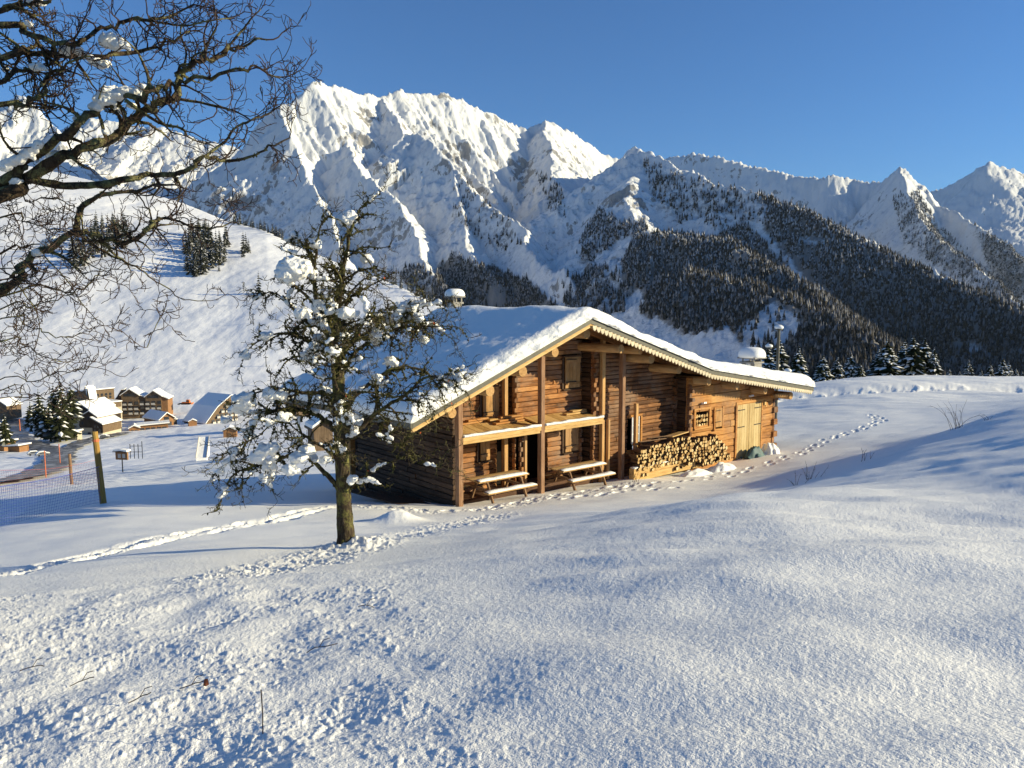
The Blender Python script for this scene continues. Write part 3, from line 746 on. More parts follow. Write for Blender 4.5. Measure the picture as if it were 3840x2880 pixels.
# --- purlins, rafters, roof boards
for s, z in ((-1.0,3.29),(.5,3.86),(1.9,4.4),(3.38,4.97),(4.95,5.56),(6.81,4.96),(8.61,4.5),(10.4,3.99),(12.5,3.37),(14.66,3.03),(17.05,2.65),(19.4,2.22)):
    r = .17*RNG.uniform(.92,1.08); mb = MB()
    mb.tube([(s,-1.0,z),(s,1.2,z),(s,W1-.3,z)], r, 14)
    if s == 19.4: mb.box(18.0,-.95,z-.02,19.3,-.72,z+.18)
    o = mb.build('purlin', M['purlin'], house)
    o.data.polygons.foreach_set('use_smooth', [len(p.vertices) == 4 for p in o.data.polygons])
def band(mb, w0, w1, top, bot, s0=None, s1=None, dz=0):
    pts = [(s,z) for s,z in RP if (s0 is None or s > s0) and (s1 is None or s < s1)]
    if s0 is not None: pts = [(s0, roof_z(s0))]+pts
    if s1 is not None: pts = pts+[(s1, roof_z(s1))]
    poly = [(s,z+bot+dz) for s,z in pts]+[(s,z+top+dz) for s,z in reversed(pts)]
    k = len(pts)
    for i in range(k-1):
        q = [poly[i], poly[i+1], poly[2*k-2-i], poly[2*k-1-i]]; mb.prism(q, w0, w1)
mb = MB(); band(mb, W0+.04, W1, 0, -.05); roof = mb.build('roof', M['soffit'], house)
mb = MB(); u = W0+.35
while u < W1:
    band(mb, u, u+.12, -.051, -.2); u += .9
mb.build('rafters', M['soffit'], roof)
mb = MB(); band(mb, W0, W0+.05, .025, -.165); mb.build('metal_edge', M['flash'], roof)
mb = MB(); band(mb, W0+.02, W0+.055, -.168, -.235); band(mb, W0+.05, W0+.085, -.235, -.31); mb.build('bargeboard', M['rail'], roof)
mb = MB(); s = 4.8
while s < 20.6:                                            # scalloped trim along the right-hand verge
    z = roof_z(s+.1)-.185; d = .2
    mb.prism([(s,z-.05),(s+.03,z-.13),(s+d/2,z-.19),(s+d-.03,z-.13),(s+d,z-.05),(s+d,z),(s,z)], W0-.02, W0+.018); s += d+.006
mb.build('scalloped_trim', M['lace'], roof)
mb = MB(); mb.box(-2.78,W0,3.02,-2.70,W1,3.2); mb.build('eave_board', M['flash'], roof)
mb = MB(); mb.box(20.77,W0,2.38,20.85,W1,2.58); mb.build('eave_board', M['flash'], roof)
mb = MB(); mb.tube([(20.9,W0+.1,2.46),(20.9,W1,2.42)], .07, 8); mb.build('gutter', M['flash'], roof)
# --- snow on the roof
def roof_snow():
    e = .25
    ss = np.concatenate([[-2.82,-2.82], np.linspace(-2.82, 20.9, 330), [20.9,20.9]]); ws = np.concatenate([[W0-.06,W0-.06], W0-.06+ (np.linspace(0,1,46)**2.2)*1.4, np.linspace(.15, W1+.1, 80)[1:], [W1+.1]])
    S, Wd = np.meshgrid(ss, ws, indexing='ij')
    ed = np.minimum(np.minimum(S+2.82, 20.9-S), np.minimum(Wd-(W0-.06), W1+.1-Wd))
    T = .42 + (.06+.07*sstep(3.5,5.5,S))*fbm(S/2.2, Wd/2.2, 3, 61) + .10*sstep(13, 20, S) + .06*sstep(3.5,5.2,S)*(1-sstep(5.2,7.5,S))
    prof = np.clip(ed/.42, 0, 1); prof = np.sqrt(1-(1-prof)**2)
    rz = np.interp(S, _rs, _rz)
    # round off the ridge and the break in pitch
    k = np.array([1,2,3,4,5,6,7,6,5,4,3,2,1.]); k /= k.sum()
    base = np.interp(np.arange(-2.82, 20.91, .1), _rs, _rz); sm = np.convolve(np.pad(base, 6, 'edge'), k, 'valid'); sm = np.interp(S, np.arange(-2.82, 20.91, .1), sm)
    Z = rz+.025 + prof*(T + (sm-rz)) + .055*fbm(S/.16, Wd/.16, 3, 62)*np.exp(-ed/.35) + .10*fbm(S/.9, Wd/.9, 2, 66)*np.exp(-ed/.6)*np.clip(ed/.15,0,1) + .02*fbm(S/.5, Wd/.5, 3, 63)
    Z = np.maximum(Z, rz+.022)
    Z[0] = Z[-1] = (rz+.012)[0]; Z[0] = rz[0]+.012; Z[-1] = rz[-1]+.012; Z[:,0] = rz[:,0]+.012; Z[:,-1] = rz[:,-1]+.012
    jit = (.07*fbm(S/.13+9, Z/.08, 3, 64)+.17*fbm(S/.7, Z/.3, 2, 65))*np.exp(-(Wd-(W0-.06))/.25)
    Wd2 = Wd - np.where(Wd < W0+.5, jit, 0)*(prof > .05)
    o = sheet('roof_snow', S, Wd2, Z, None, M['roof_snow']); o.parent = roof; del o['kind']
roof_snow()
# --- chimneys with mushroom caps of snow
def chimney(s, w, z, wide, leg, name='chimney'):
    mb = MB(); k = wide
    mb.prism([(-.42*k,-1.2),(.42*k,-1.2),(.33*k,.12),(-.33*k,.12)], -.36*k, .36*k); o = mb.build(name, M['stone'], house, loc=(s,w,z))
    mb = MB(); mb.box(-.46*k,-.42*k,.122,.46*k,.42*k,.2)
    for i in (-1,1):
        for j in (-1,1): mb.box(.34*k*i-.03,.3*k*j-.03,.2,.34*k*i+.03,.3*k*j+.03,.2+leg)
    mb.box(-.55*k,-.5*k,.2+leg,.55*k,.5*k,.27+leg); mb.build('cap', M['stone'], o)
    mb = MB(); n = 28; m = 10; vs = []; fs = []
    for i in range(m+1):
        a = i/m*math.pi/2; rr = math.cos(a)**.55*.74*k; zz = .25+leg + math.sin(a)**.9*.52*k
        if i == 0: rr *= .93
        for j in range(n):
            t = 2*math.pi*j/n; q = 1+.06*float(noise(np.array([math.cos(t)*1.3+s]), np.array([math.sin(t)*1.3+i*.2]), 8)[0]); vs.append((rr*q*math.cos(t), rr*q*.9*math.sin(t), zz))
    for i in range(m):
        for j in range(n): fs.append((i*n+j, i*n+(j+1)%n, (i+1)*n+(j+1)%n, (i+1)*n+j))
    fs.append(tuple(reversed(range(n)))); mb.add(vs, fs); mb.build('snow_cap', M['clump_snow'], o, True)
    mb = MB(); vs = []; fs = []
    for i in range(8):
        u = i/7; rr = (.36+.75*u**2.2)*k; zz = .14 - .62*u**.8*k
        for j in range(n):
            t = 2*math.pi*j/n; vs.append((rr*math.cos(t), rr*math.sin(t)*.9, zz))
    for i in range(7):
        for j in range(n): fs.append((i*n+j, (i+1)*n+j, (i+1)*n+(j+1)%n, i*n+(j+1)%n))
    mb.add(vs, fs); mb.build('snow_skirt', M['clump_snow'], o, True)
chimney(19.6, 1.3, 3.55, 1.0, .16); chimney(4.95, 6.8, 6.52, .62, .2)
# ------------------------------------------------------------------ bare broad-leaved trees
def bark(name, c0, c1, c2, lichen, amount):
    m, nt, b = new_mat(name, .9, .1)
    v = coords(nt, 'Object'); vs = coords(nt, 'Object', (1,1,.25))
    n1 = noise_t(nt, vs, 26, 5, .65); n2 = noise_t(nt, v, 5.5, 5, .7); n3 = noise_t(nt, v, 60, 3, .6)
    c = ramp(nt, n1, [(.32,c0),(.5,c1),(.7,c2)])
    f = math_(nt, 'MULTIPLY', math_(nt, 'SUBTRACT', math_(nt, 'ADD', n2, math_(nt, 'MULTIPLY', n3, .25)), amount), 7.0, True)
    nt.links.new(mixc(nt, f, c, lichen), b.inputs['Base Color'])
    p = bump(nt, b, n1, .9, .03); bump(nt, b, n3, .6, .008, p); return m
M['bark'] = bark('mossy_bark', (.018,.013,.010), (.055,.040,.026), (.12,.09,.055), (.15,.14,.045), .60)
M['bark_two'] = bark('lichen_bark', (.030,.020,.013), (.050,.036,.024), (.10,.07,.045), (.20,.19,.085), .60)
M['twig'] = plain('twig_bark', (.050,.032,.023), .85, .15)
M['lichen'] = plain('beard_lichen', (.060,.056,.018), .95, .05)
M['leaf'] = plain('withered_leaf', (.42,.09,.03), .8, .1)

class TreeGen:
    def __init__(s, seed, curl=.55, droop=.0, twig_r=.004, dens=1.0):
        s.dens = dens
        s.rng = random.Random(seed); s.wood = MB(); s.twigs = MB(); s.spots = []; s.curl = curl; s.droop = droop; s.tr = twig_r; s.count = 0
    def smooth(s, pts, per=4):
        P = [Vector(p) for p in pts]; out = []
        for i in range(len(P)-1):
            p0 = P[max(i-1,0)]; p1 = P[i]; p2 = P[i+1]; p3 = P[min(i+2,len(P)-1)]
            for k in range(per):
                t = k/per
                out.append(.5*((2*p1)+(p2-p0)*t+(2*p0-5*p1+4*p2-p3)*t*t+(3*p1-p0-3*p2+p3)*t**3))
        out.append(P[-1]); return out
    def limb(s, pts, r0, r1, n=8, jit=.03, child=1.0, depth=0, snow=1.0, child_len=None):
        rng = s.rng; path = s.smooth(pts); L = sum((path[i+1]-path[i]).length for i in range(len(path)-1))
        for i in range(1, len(path)-1): path[i] = path[i] + Vector((rng.gauss(0,1),rng.gauss(0,1),rng.gauss(0,1)))*jit*L*.12
        k = len(path); rad = [(r0+(r1-r0)*(i/(k-1))**.8)*rng.uniform(.88,1.14) for i in range(k)]
        s.wood.tube(path, rad, n, True, .1, rng)
        for i in range(k-1): s.spots.append((path[i], path[i+1], rad[i], snow, depth))
        if child > 0:
            cnt = max(2, int(L*child*s.dens)); cl = child_len or min(1.0, .42*L)
            for c in range(cnt):
                t = rng.uniform(.16, .99)**.8; i = min(k-2, int(t*(k-1))); p = path[i].lerp(path[i+1], rng.random()); d = (path[i+1]-path[i]).normalized()
                s.shoot(p, s.side(d, rng.uniform(.6,1.25)), cl*rng.uniform(.5,1.15)*(1-.45*t), min(rad[i]*.62, .02), 2, snow)
            s.shoot(path[-1], (path[-1]-path[-2]).normalized(), cl*.6, r1, 2, snow)
    def side(s, d, ang):
        rng = s.rng; a = d.orthogonal().normalized(); b = d.cross(a); t = rng.uniform(0, 2*math.pi)
        return (d*math.cos(ang) + (a*math.cos(t)+b*math.sin(t))*math.sin(ang)).normalized()
    def shoot(s, p, d, L, r, lev, snow=1.0):
        """a crooked side shoot that forks"""
        rng = s.rng
        if L < .05: return
        r = max(r, s.tr); step = max(.028, L/7.5); n = max(3, int(L/step)); pts = [p.copy()]; rad = [r]
        d = d.copy(); bend = Vector((rng.gauss(0,1),rng.gauss(0,1),rng.gauss(0,1)))*s.curl*.5
        for i in range(n):
            if rng.random() < .3: bend = Vector((rng.gauss(0,1),rng.gauss(0,1),rng.gauss(0,1)))*s.curl*.7
            d = (d + bend*.5 + Vector((rng.gauss(0,1),rng.gauss(0,1),rng.gauss(0,1)))*s.curl*.38 + Vector((0,0,-s.droop+.10*(lev < 2)))).normalized()
            pts.append(pts[-1]+d*step); rad.append(max(s.tr*.75, r+(s.tr-r)*(i+1)/n))
        (s.wood if r > .013 else s.twigs).tube(pts, rad, 5 if r > .013 else 3, False)
        if lev >= 1:
            for i in range(n-1): s.spots.append((pts[i], pts[i+1], rad[i], snow*.8, 3-lev))
        s.count += 1
        if lev > 0:
            for i in range(1, n+1):
                if rng.random() < (.62 if lev == 2 else .5):
                    dd = (pts[i]-pts[i-1]).normalized(); s.shoot(pts[i], s.side(dd, rng.uniform(.5,1.2)), L*rng.uniform(.28,.55), rad[i]*.7, lev-1, snow)
def merge_remesh(mb, name, mats, parent, vox):
    o = mb.build(name, mats, parent, True)
    md = o.modifiers.new('merge', 'REMESH'); md.mode = 'VOXEL'; md.voxel_size = vox; md.use_smooth_shade = True
    sm = o.modifiers.new('soften', 'SMOOTH'); sm.factor = .5; sm.iterations = 1
    tx = bpy.data.textures.new('snow_grain', 'CLOUDS'); tx.noise_scale = vox*5.5; tx.noise_depth = 2
    dm = o.modifiers.new('crumble', 'DISPLACE'); dm.texture = tx; dm.strength = vox*4.2; dm.mid_level = .52; dm.texture_coords = 'LOCAL'
    return o

# --- fruit tree in front of the farmhouse, drawn from the photograph at 13 m
TB = at(1290, 2050, 13)
def tp(x, y, dy=0.0):
    px = x/1.1438+750; py = y/1.1438+700
    p = at(px, py, 13+dy); return (p[0]-TB[0], p[1]-TB[1], p[2]-TB[2])
fruit = thing('fruit_tree', 'bare mossy fruit tree with snow clumps on its branches in front of the farmhouse', 'tree', TB)
def build_fruit():
    T = TreeGen(11, curl=.62, droop=.05, twig_r=.0042, dens=1.5); rng = T.rng
    trunk = [(628,1560),(626,1500),(620,1400),(615,1290),(608,1150),(598,1000),(594,850),(592,740)]
    mb = MB(); path = T.smooth([tp(*p, 0) for p in trunk], 5); rr = np.interp(np.linspace(0,1,len(path)), [0,.05,.15,.35,.7,1], [.205,.175,.155,.13,.115,.10])
    mb.tube(path, list(rr), 16, True, .07, rng); tr = mb.build('trunk', M['bark'], fruit, True)
    for i in range(len(path)-1): T.spots.append((path[i], path[i+1], rr[i], .0, 0))
    def limb(pts, r0, r1, end=0.0, child=5.0, snow=1.0, mid=0.0, **k):
        m = len(pts); T.limb([tp(x, y, end*(i/(m-1))**1.2 + mid*math.sin(math.pi*i/(m-1))) for i,(x,y) in enumerate(pts)], r0, r1, 7, .04, child, 1, snow, **k)
    limb([(592,750),(585,640),(592,520),(602,420),(622,310),(640,220),(665,140),(690,95),(735,52)], .075, .008, .1, 4.5, 1.0)
    limb([(590,745),(560,660),(515,560),(492,430),(496,310),(508,220),(530,150)], .062, .008, -.2, 4.5, 1.2)
    limb([(594,780),(620,660),(618,560),(640,470),(700,400),(760,385)], .05, .007, .5, 4.5)
    # left
    limb([(595,1300),(545,1240),(475,1170),(400,1145),(300,1185),(205,1205),(130,1250),(92,1340)], .05, .008, -.5, 5, 1.5)
    limb([(598,1060),(540,1000),(450,960),(360,955),(255,985),(205,1080),(150,1160),(60,1235)], .055, .008, .3, 5, 1.6)
    limb([(594,905),(520,880),(440,885),(350,868),(250,880),(150,925)], .045, .008, -.7, 5, 1.6)
    limb([(590,745),(500,685),(430,645),(340,630),(260,655),(195,715)], .042, .008, -.2, 5, 1.4)
    limb([(575,640),(500,600),(430,560),(370,490),(300,450),(235,482)], .038, .007, .4, 5, 1.5)
    limb([(510,545),(470,480),(405,430),(340,395),(330,380)], .034, .007, -.3, 5, 2.0)
    limb([(495,330),(445,255),(405,210),(370,245)], .026, .006, .2, 5, 1.2)
    limb([(500,300),(450,300),(400,290),(350,270)], .02, .005, -.3, 5)
    limb([(560,680),(470,720),(380,740),(320,830)], .03, .006, -.9, 5)
    limb([(597,1180),(530,1120),(440,1060),(400,990),(330,1010),(230,1080),(120,1130)], .035, .006, -.9, 5, 1.3)
    # right
    limb([(640,1300),(700,1262),(790,1285)], .02, .006, -.2, 5)
    limb([(630,1260),(720,1235),(800,1185),(900,1160)], .025, .006, -.5, 4)
    limb([(622,1095),(700,1022),(780,955),(870,900),(960,822),(1060,830),(1125,872)], .055, .009, -.3, 5, 1.3)
    limb([(612,960),(700,872),(790,800),(880,772),(980,802),(1040,900)], .045, .008, .5, 5, 1.2)
    limb([(600,800),(680,702),(760,652),(850,605),(950,602),(1085,600)], .045, .008, -.4, 5.5, 1.4)
    limb([(596,720),(680,650),(780,600),(880,570),(970,580),(1060,640)], .038, .007, .6, 5.5, 1.3)
    limb([(590,660),(680,592),(780,560),(880,540),(960,515),(1045,500)], .038, .008, .1, 5.5, 1.6)
    limb([(592,580),(650,472),(720,430),(800,390)], .032, .007, .3, 5)
    limb([(624,305),(700,262),(780,262),(818,250)], .02, .005, 0, 5)
    limb([(606,410),(680,362),(740,350),(800,372)], .022, .006, -.4, 5)
    limb([(640,215),(690,190),(745,180)], .014, .005, .2, 4)
    limb([(645,205),(610,150),(560,130)], .014, .005, -.2, 5, 1.4)
    limb([(600,900),(720,880),(830,905),(930,880),(1000,960)], .03, .006, -.8, 5)
    limb([(622,1085),(740,1062),(850,1105),(930,1182),(1045,1205)], .028, .005, -.6, 4, .6)
    limb([(612,1030),(760,1020),(880,1060),(960,1050)], .024, .005, .7, 4.5, .8)
    # limbs towards and away from the viewer
    for (x, y, ex, ey, e) in ((596,900,560,700,-1.9),(594,820,650,640,-1.8),(598,1000,640,930,-1.7),(590,700,540,500,-1.3),(600,980,520,860,1.8),(594,800,690,640,1.9),(592,700,560,520,1.4),(610,1140,560,1120,-1.5),(608,1100,690,1010,1.6),(592,760,450,560,1.5),(592,760,740,520,-1.4),(560,640,470,350,.9),(600,500,560,330,-.9)):
        T.limb([tp(x,y,0), tp((x+ex)/2+rng.uniform(-25,25),(y+ey)/2-20,e*.45), tp(ex,ey,e)], .04, .008, 7, .04, 5.0, 1, 1.2)
    br = T.wood.build('branches', M['bark'], fruit, True); T.twigs.build('twigs', M['bark'], fruit); br['kind'] = 'thing'
    # lichen tufts
    lm = MB()
    for (a, b, r, sn, dep) in T.spots:
        if r < .005: continue
        for k in range(int((2.1 if r < .05 else 2.4)*rng.uniform(.3,1.7)*(2 if r > .02 else 1))):
            p = a.lerp(b, rng.random()); d = Vector((rng.gauss(0,1),rng.gauss(0,1),rng.gauss(0,1)-.25)).normalized()
            c = p + d*r*.9; q = d.orthogonal().normalized()*rng.uniform(.010,.026); w2 = d*rng.uniform(.015,.045)
            e = d.cross(q).normalized()*rng.uniform(.008,.03)
            lm.add([c-q, c+q, c+w2+e, c+w2*.6-e-q*.5], [(0,1,2),(0,2,3)])
    o = lm.build('lichen', M['lichen'], fruit); o['kind'] = 'stuff'
    # snow lying along the upper sides
    sm = MB(); k = 0
    for (a, b, r, sn, dep) in T.spots:
        if sn <= 0 or r < .0065: continue
        mid = (a+b)*.5; flat = 1-abs((b-a).normalized().z)
        f = float(noise(np.array([mid.x*2.1+3]), np.array([mid.z*2.3+mid.y*1.7]), 15)[0])
        thr = .10 if dep <= 1 else .42
        if f*1.0 + .28*(sn-1) + .25*flat - .30 > thr and rng.random() < (.9 if dep <= 1 else .4):
            R0 = (.024 + .042*max(0, f)*sn + r*.42)*(1 if dep <= 1 else .7)
            n = max(2, int((b-a).length/(R0*.75)))
            for t in range(n):
                q = R0*rng.uniform(.6,1.25); c = a.lerp(b, t/n); sm.blob((c.x+rng.gauss(0,.012), c.y+rng.gauss(0,.016), c.z+r*.8+q*.35), q, 1, .3, k, (1.1,1.1,.85)); k += 1
    big = [(405,350,-.4,.30),(360,375,-.5,.16),(440,345,-.3,.18),(520,225,-.2,.17),(500,250,-.15,.12),(640,130,.05,.17),(615,145,0,.12),(455,515,-.6,.18),(440,540,-.5,.15),(625,540,-1.1,.15),(655,545,-1.0,.12),
           (205,700,-.2,.13),(195,725,-.2,.1),(280,640,-.2,.12),(300,890,-.5,.17),(250,900,-.5,.2),(190,920,-.5,.22),(160,945,-.4,.17),(340,890,-.4,.17),(380,900,-.3,.14),(280,1130,-.6,.16),(240,1160,-.6,.16),(310,1120,-.6,.13),
           (400,1190,-.7,.2),(420,1160,-.7,.16),(385,1215,-.75,.15),(460,1130,-.5,.15),(500,1150,-.5,.13),(540,1170,-.4,.12),(860,520,.0,.15),(900,510,.05,.17),(930,500,.05,.14),(845,560,0,.14),(820,575,0,.12),(870,580,0,.1),
           (740,830,-.1,.13),(760,820,-.1,.12),(815,745,.2,.12),(830,760,.2,.09),(735,990,-.2,.11),(660,980,-.1,.12),(655,1250,-.2,.1),(645,1265,-.2,.08),(630,290,.1,.15),(610,275,.1,.12),(715,310,.2,.13),(560,520,-1.0,.13),(700,600,.3,.15),(620,640,-.9,.1),(580,700,-.3,.12),(960,655,0,.1),(860,665,.1,.09),(110,1000,.2,.12),(150,1130,.3,.12),(85,1220,.3,.1)]
    for i,(x,y,dy,r) in enumerate(big):
        c = tp(x, y, dy); r *= .84
        if i % 4 == 3: continue
        sm.blob(c, r, 2, .4, i+500, (1.08,1,.8))
        for j in range(6): sm.blob((c[0]+rng.uniform(-r,r)*.95, c[1]+rng.uniform(-r,r)*.7, c[2]+rng.uniform(-.6,.3)*r), r*rng.uniform(.25,.6), 1, .35, i+700+j)
    o = merge_remesh(sm, 'snow_clumps', M['clump_snow'], fruit, .0175); o['kind'] = 'stuff'
    for i in range(26):                                  # a few withered leaves still hanging
        a, b, r, sn, dep = rng.choice(T.spots[len(T.spots)//3:]); d = Vector((rng.gauss(0,1),rng.gauss(0,1),-1)).normalized(); q = d.orthogonal().normalized()*.016
        lf = MB(); c = a; e = d.cross(q)*.6
        lf.add([c, c+d*.025+q, c+d*.05+e, c+d*.028-q], [(0,1,2),(0,2,3)]); lf.build('leaf', M['leaf'], fruit)
    print('fruit tree shoots', T.count, len(T.wood.v), len(T.twigs.v), len(lm.v), len(sm.v))
build_fruit()

# --- big tree whose trunk stands outside the frame; its limbs reach in from the left, about 7 m away
BD = 7.0
BB = (-8.6, 7.2, ground(-8.6, 7.2))
overhang = thing('overhanging_tree', 'bare lichen-covered broadleaf tree reaching its limbs in over the ski slope', 'tree', BB)
def bp(x, y, dy=0.0):
    p = at(x/1.6592, y/1.6592, BD+dy); return (p[0]-BB[0], p[1]-BB[1], p[2]-BB[2])
def build_overhang():
    T = TreeGen(23, curl=.62, droop=.0, twig_r=.0032, dens=.46); rng = T.rng
    mb = MB(); tr = [(0,0,-.6),(.05,0,0),(.1,.02,1.2),(.05,.05,2.5),(-.05,.1,4),(0,.1,5.5),(.1,.1,7.2)]
    path = T.smooth(tr, 5); mb.tube(path, list(np.interp(np.linspace(0,1,len(path)), [0,.1,.3,1], [.42,.33,.28,.14])), 16, True, .06, rng); mb.build('trunk', M['bark_two'], overhang, True)
    def limb(pts, r0, r1, root, end=0.0, child=5.5, start=0.0, snow=1.0, cl=.75, n=7):
        m = len(pts); P = [bp(x, y, start+(end-start)*i/(m-1)+.12*math.sin(i*1.7)) for i,(x,y) in enumerate(pts)]
        if root is not None:
            rt = Vector((0.05,.05,root)); P = [tuple(rt), tuple(rt.lerp(Vector(P[0]), .5)+Vector((0,0,.12)))] + P; r0 *= 1.05
        T.limb(P, r0, r1, n, .02, child, 1, snow, child_len=cl)
    limb([(0,1230),(120,1150),(300,1040),(500,930),(700,850),(830,740),(950,680),(1080,610),(1120,520),(1130,450),(1250,380),(1380,330),(1480,300),(1620,240)], .068, .010, 2.5, .3, 6)
    limb([(0,1130),(130,1010),(300,900),(480,770),(640,680),(780,620),(900,570),(1000,530),(1130,510),(1300,480),(1450,440),(1600,440),(1750,480)], .055, .006, 2.7, -.4, 6)
    limb([(0,350),(200,340),(400,340),(600,345),(800,330),(950,295),(1080,250),(1180,195)], .04, .008, 4.2, .5, 7)
    limb([(0,180),(150,205),(300,250),(470,270),(600,190),(700,150),(850,115),(1000,120),(1130,70),(1220,30)], .035, .007, 4.5, -.2, 6)
    limb([(0,660),(120,650),(230,620),(280,570),(270,510),(330,460),(420,400),(560,350)], .03, .007, 3.6, -.5, 6)
    limb([(0,490),(80,440),(200,440),(300,400),(360,345)], .028, .008, 3.8, .3, 6)
    limb([(0,60),(100,45),(200,20),(320,-10)], .034, .012, 4.9, 0, 6)
    limb([(160,1120),(400,1150),(600,1150),(800,1120),(900,1090),(1050,1080),(1180,1050),(1270,975),(1400,1005),(1550,970),(1680,920),(1800,860)], .042, .006, None, -.3, 6, start=.05)
    limb([(1270,975),(1400,880),(1470,790),(1560,750),(1680,700),(1750,650)], .014, .005, None, -.6, 8, start=-.25)
    limb([(1080,610),(1300,650),(1450,690),(1560,750)], .016, .006, None, -.2, 7, start=.22)
    limb([(850,115),(1000,140),(1150,160),(1300,130),(1450,110)], .012, .005, None, -.3, 8, start=-.15)
    limb([(1380,330),(1500,200),(1560,120),(1620,60)], .014, .005, None, .6, 9, start=.3)
    limb([(1250,380),(1300,260),(1350,150),(1330,40)], .014, .005, None, .1, 9, start=.3)
    limb([(1130,450),(1160,330),(1120,200),(1180,90)], .012, .004, None, .5, 8, start=.3)
    limb([(780,620),(980,760),(1130,800),(1180,860),(1320,905)], .016, .006, None, .1, 7, start=-.2)
    limb([(480,1430),(490,1330),(550,1250),(690,1200),(850,1190),(950,1150),(1100,1150)], .032, .007, None, -.4, 7, start=0)
    limb([(0,1810),(130,1650),(300,1540),(480,1450),(650,1490),(780,1510),(900,1450),(960,1380),(1010,1350),(1150,1390),(1350,1420),(1480,1370)], .045, .005, 2.0, -.2, 6.5)
    def q(x, y): return (x/2.0109*1.6592, (y/2.0109+700)*1.6592)
    for pts, r0, root, ch in (
        ([(0,760),(100,690),(200,590),(330,520)], .035, 1.9, 7), ([(620,400),(800,500),(950,570),(1050,620),(1150,700),(1280,770),(1380,850),(1590,860)], .016, None, 5.5),
        ([(1250,880),(1240,930),(1160,1080),(1110,1210)], .006, None, 4), ([(0,840),(300,760),(500,800),(650,740),(850,640),(1000,590)], .014, 1.8, 7), ([(0,940),(200,900),(430,850),(560,800)], .012, 1.7, 7),
        ([(0,1000),(180,1040),(330,1090),(450,1140),(600,1140),(760,1050)], .010, 1.5, 6), ([(0,1180),(150,1180),(280,1260),(400,1310),(560,1330)], .009, 1.4, 6), ([(0,1470),(200,1470),(400,1420),(560,1390),(690,1360)], .009, 1.1, 5),
        ([(0,1530),(150,1560),(250,1580),(420,1600)], .007, 1.0, 4), ([(0,500),(150,470),(350,400),(500,330)], .02, 2.2, 8), ([(0,240),(180,260),(330,300),(450,340)], .016, 2.4, 8), ([(330,520),(500,700),(600,860),(720,1000)], .008, None, 5), ([(100,700),(250,900),(300,1060),(260,1230)], .008, None, 5), ([(0,620),(60,800),(150,950),(170,1100)], .009, 1.9, 6),
        ([(1050,620),(1090,540),(1030,430)], .006, None, 6), ([(540,380),(560,500),(700,600),(830,650)], .01, None, 6), ([(0,90),(200,110),(420,90),(560,150)], .012, 2.6, 8)):
        limb([q(*p) for p in pts], r0*.85, .0035, root, rng.uniform(-.8,.5), ch*.68, rng.uniform(-.3,.3), .5, .55, 5)
    T.wood.build('branches', M['bark_two'], overhang, True); T.twigs.build('twigs', M['twig'], overhang)
    lm = MB()
    for (a, b, r, sn, dep) in T.spots:
        if r < .010: continue
        for k in range(int(rng.uniform(2.5,6)*(1+r*25))):
            p = a.lerp(b, rng.random()); d = Vector((rng.gauss(0,1),rng.gauss(0,1),rng.gauss(0,1))).normalized()
            c = p + d*r*.92; u = d.orthogonal().normalized()*rng.uniform(.004,.011); w2 = d*rng.uniform(.005,.018); e = d.cross(u).normalized()*rng.uniform(.003,.01)
            lm.add([c-u, c+u, c+w2+e, c+w2*.6-e-u*.5], [(0,1,2),(0,2,3)])
    o = lm.build('lichen', plain('grey_green_lichen', (.10,.10,.05), .95, .05), overhang); o['kind'] = 'stuff'
    sm = MB()
    for i,(x,y,r,dy) in enumerate([(690,255,.075,-.05),(660,245,.05,-.05),(735,275,.06,-.05),(440,300,.05,0),(400,315,.035,0),(480,310,.04,0),(520,340,.04,.05),(560,360,.04,.05),(640,400,.05,.1),(610,385,.045,.1),(235,415,.045,0),(210,412,.035,0),(270,425,.035,0),
        (680,570,.065,-.1),(650,620,.075,-.1),(720,590,.06,-.1),(780,570,.055,-.1),(840,575,.05,-.1),(885,545,.04,-.1),(600,665,.05,-.1),(820,660,.035,0),(200,930,.05,-.1),(170,960,.05,-.1),(120,990,.05,-.1),(340,965,.05,.02),(320,985,.045,.02),(390,960,.04,.02),(440,950,.035,.02),(500,925,.03,.02),(60,1010,.05,-.1),(30,1040,.045,-.1),(240,900,.045,-.1),(480,740,.035,-.15),(760,690,.03,0),(100,1130,.04,.0),(650,820,.025,.05),(930,665,.025,.1),(340,1500,.05,0),(300,1515,.05,0),(240,1570,.045,0),(905,1085,.022,0),(40,430,.03,.1),(180,150,.03,0),(215,10,.05,.0),(240,15,.04,.0)]):
        c = bp(x, y, dy); sm.blob(c, r*1.1, 2, .4, i+40, (1.25,1.,.8))
        for j in range(3): sm.blob((c[0]+rng.uniform(-1,1)*r, c[1]+rng.uniform(-.7,.7)*r, c[2]+rng.uniform(-.5,.3)*r), r*rng.uniform(.4,.7), 1, .2, i+90+j)
    o = merge_remesh(sm, 'snow_clumps', M['clump_snow'], overhang, .009); o['kind'] = 'stuff'
    print('overhang shoots', T.count, len(T.wood.v), len(T.twigs.v))
build_overhang()
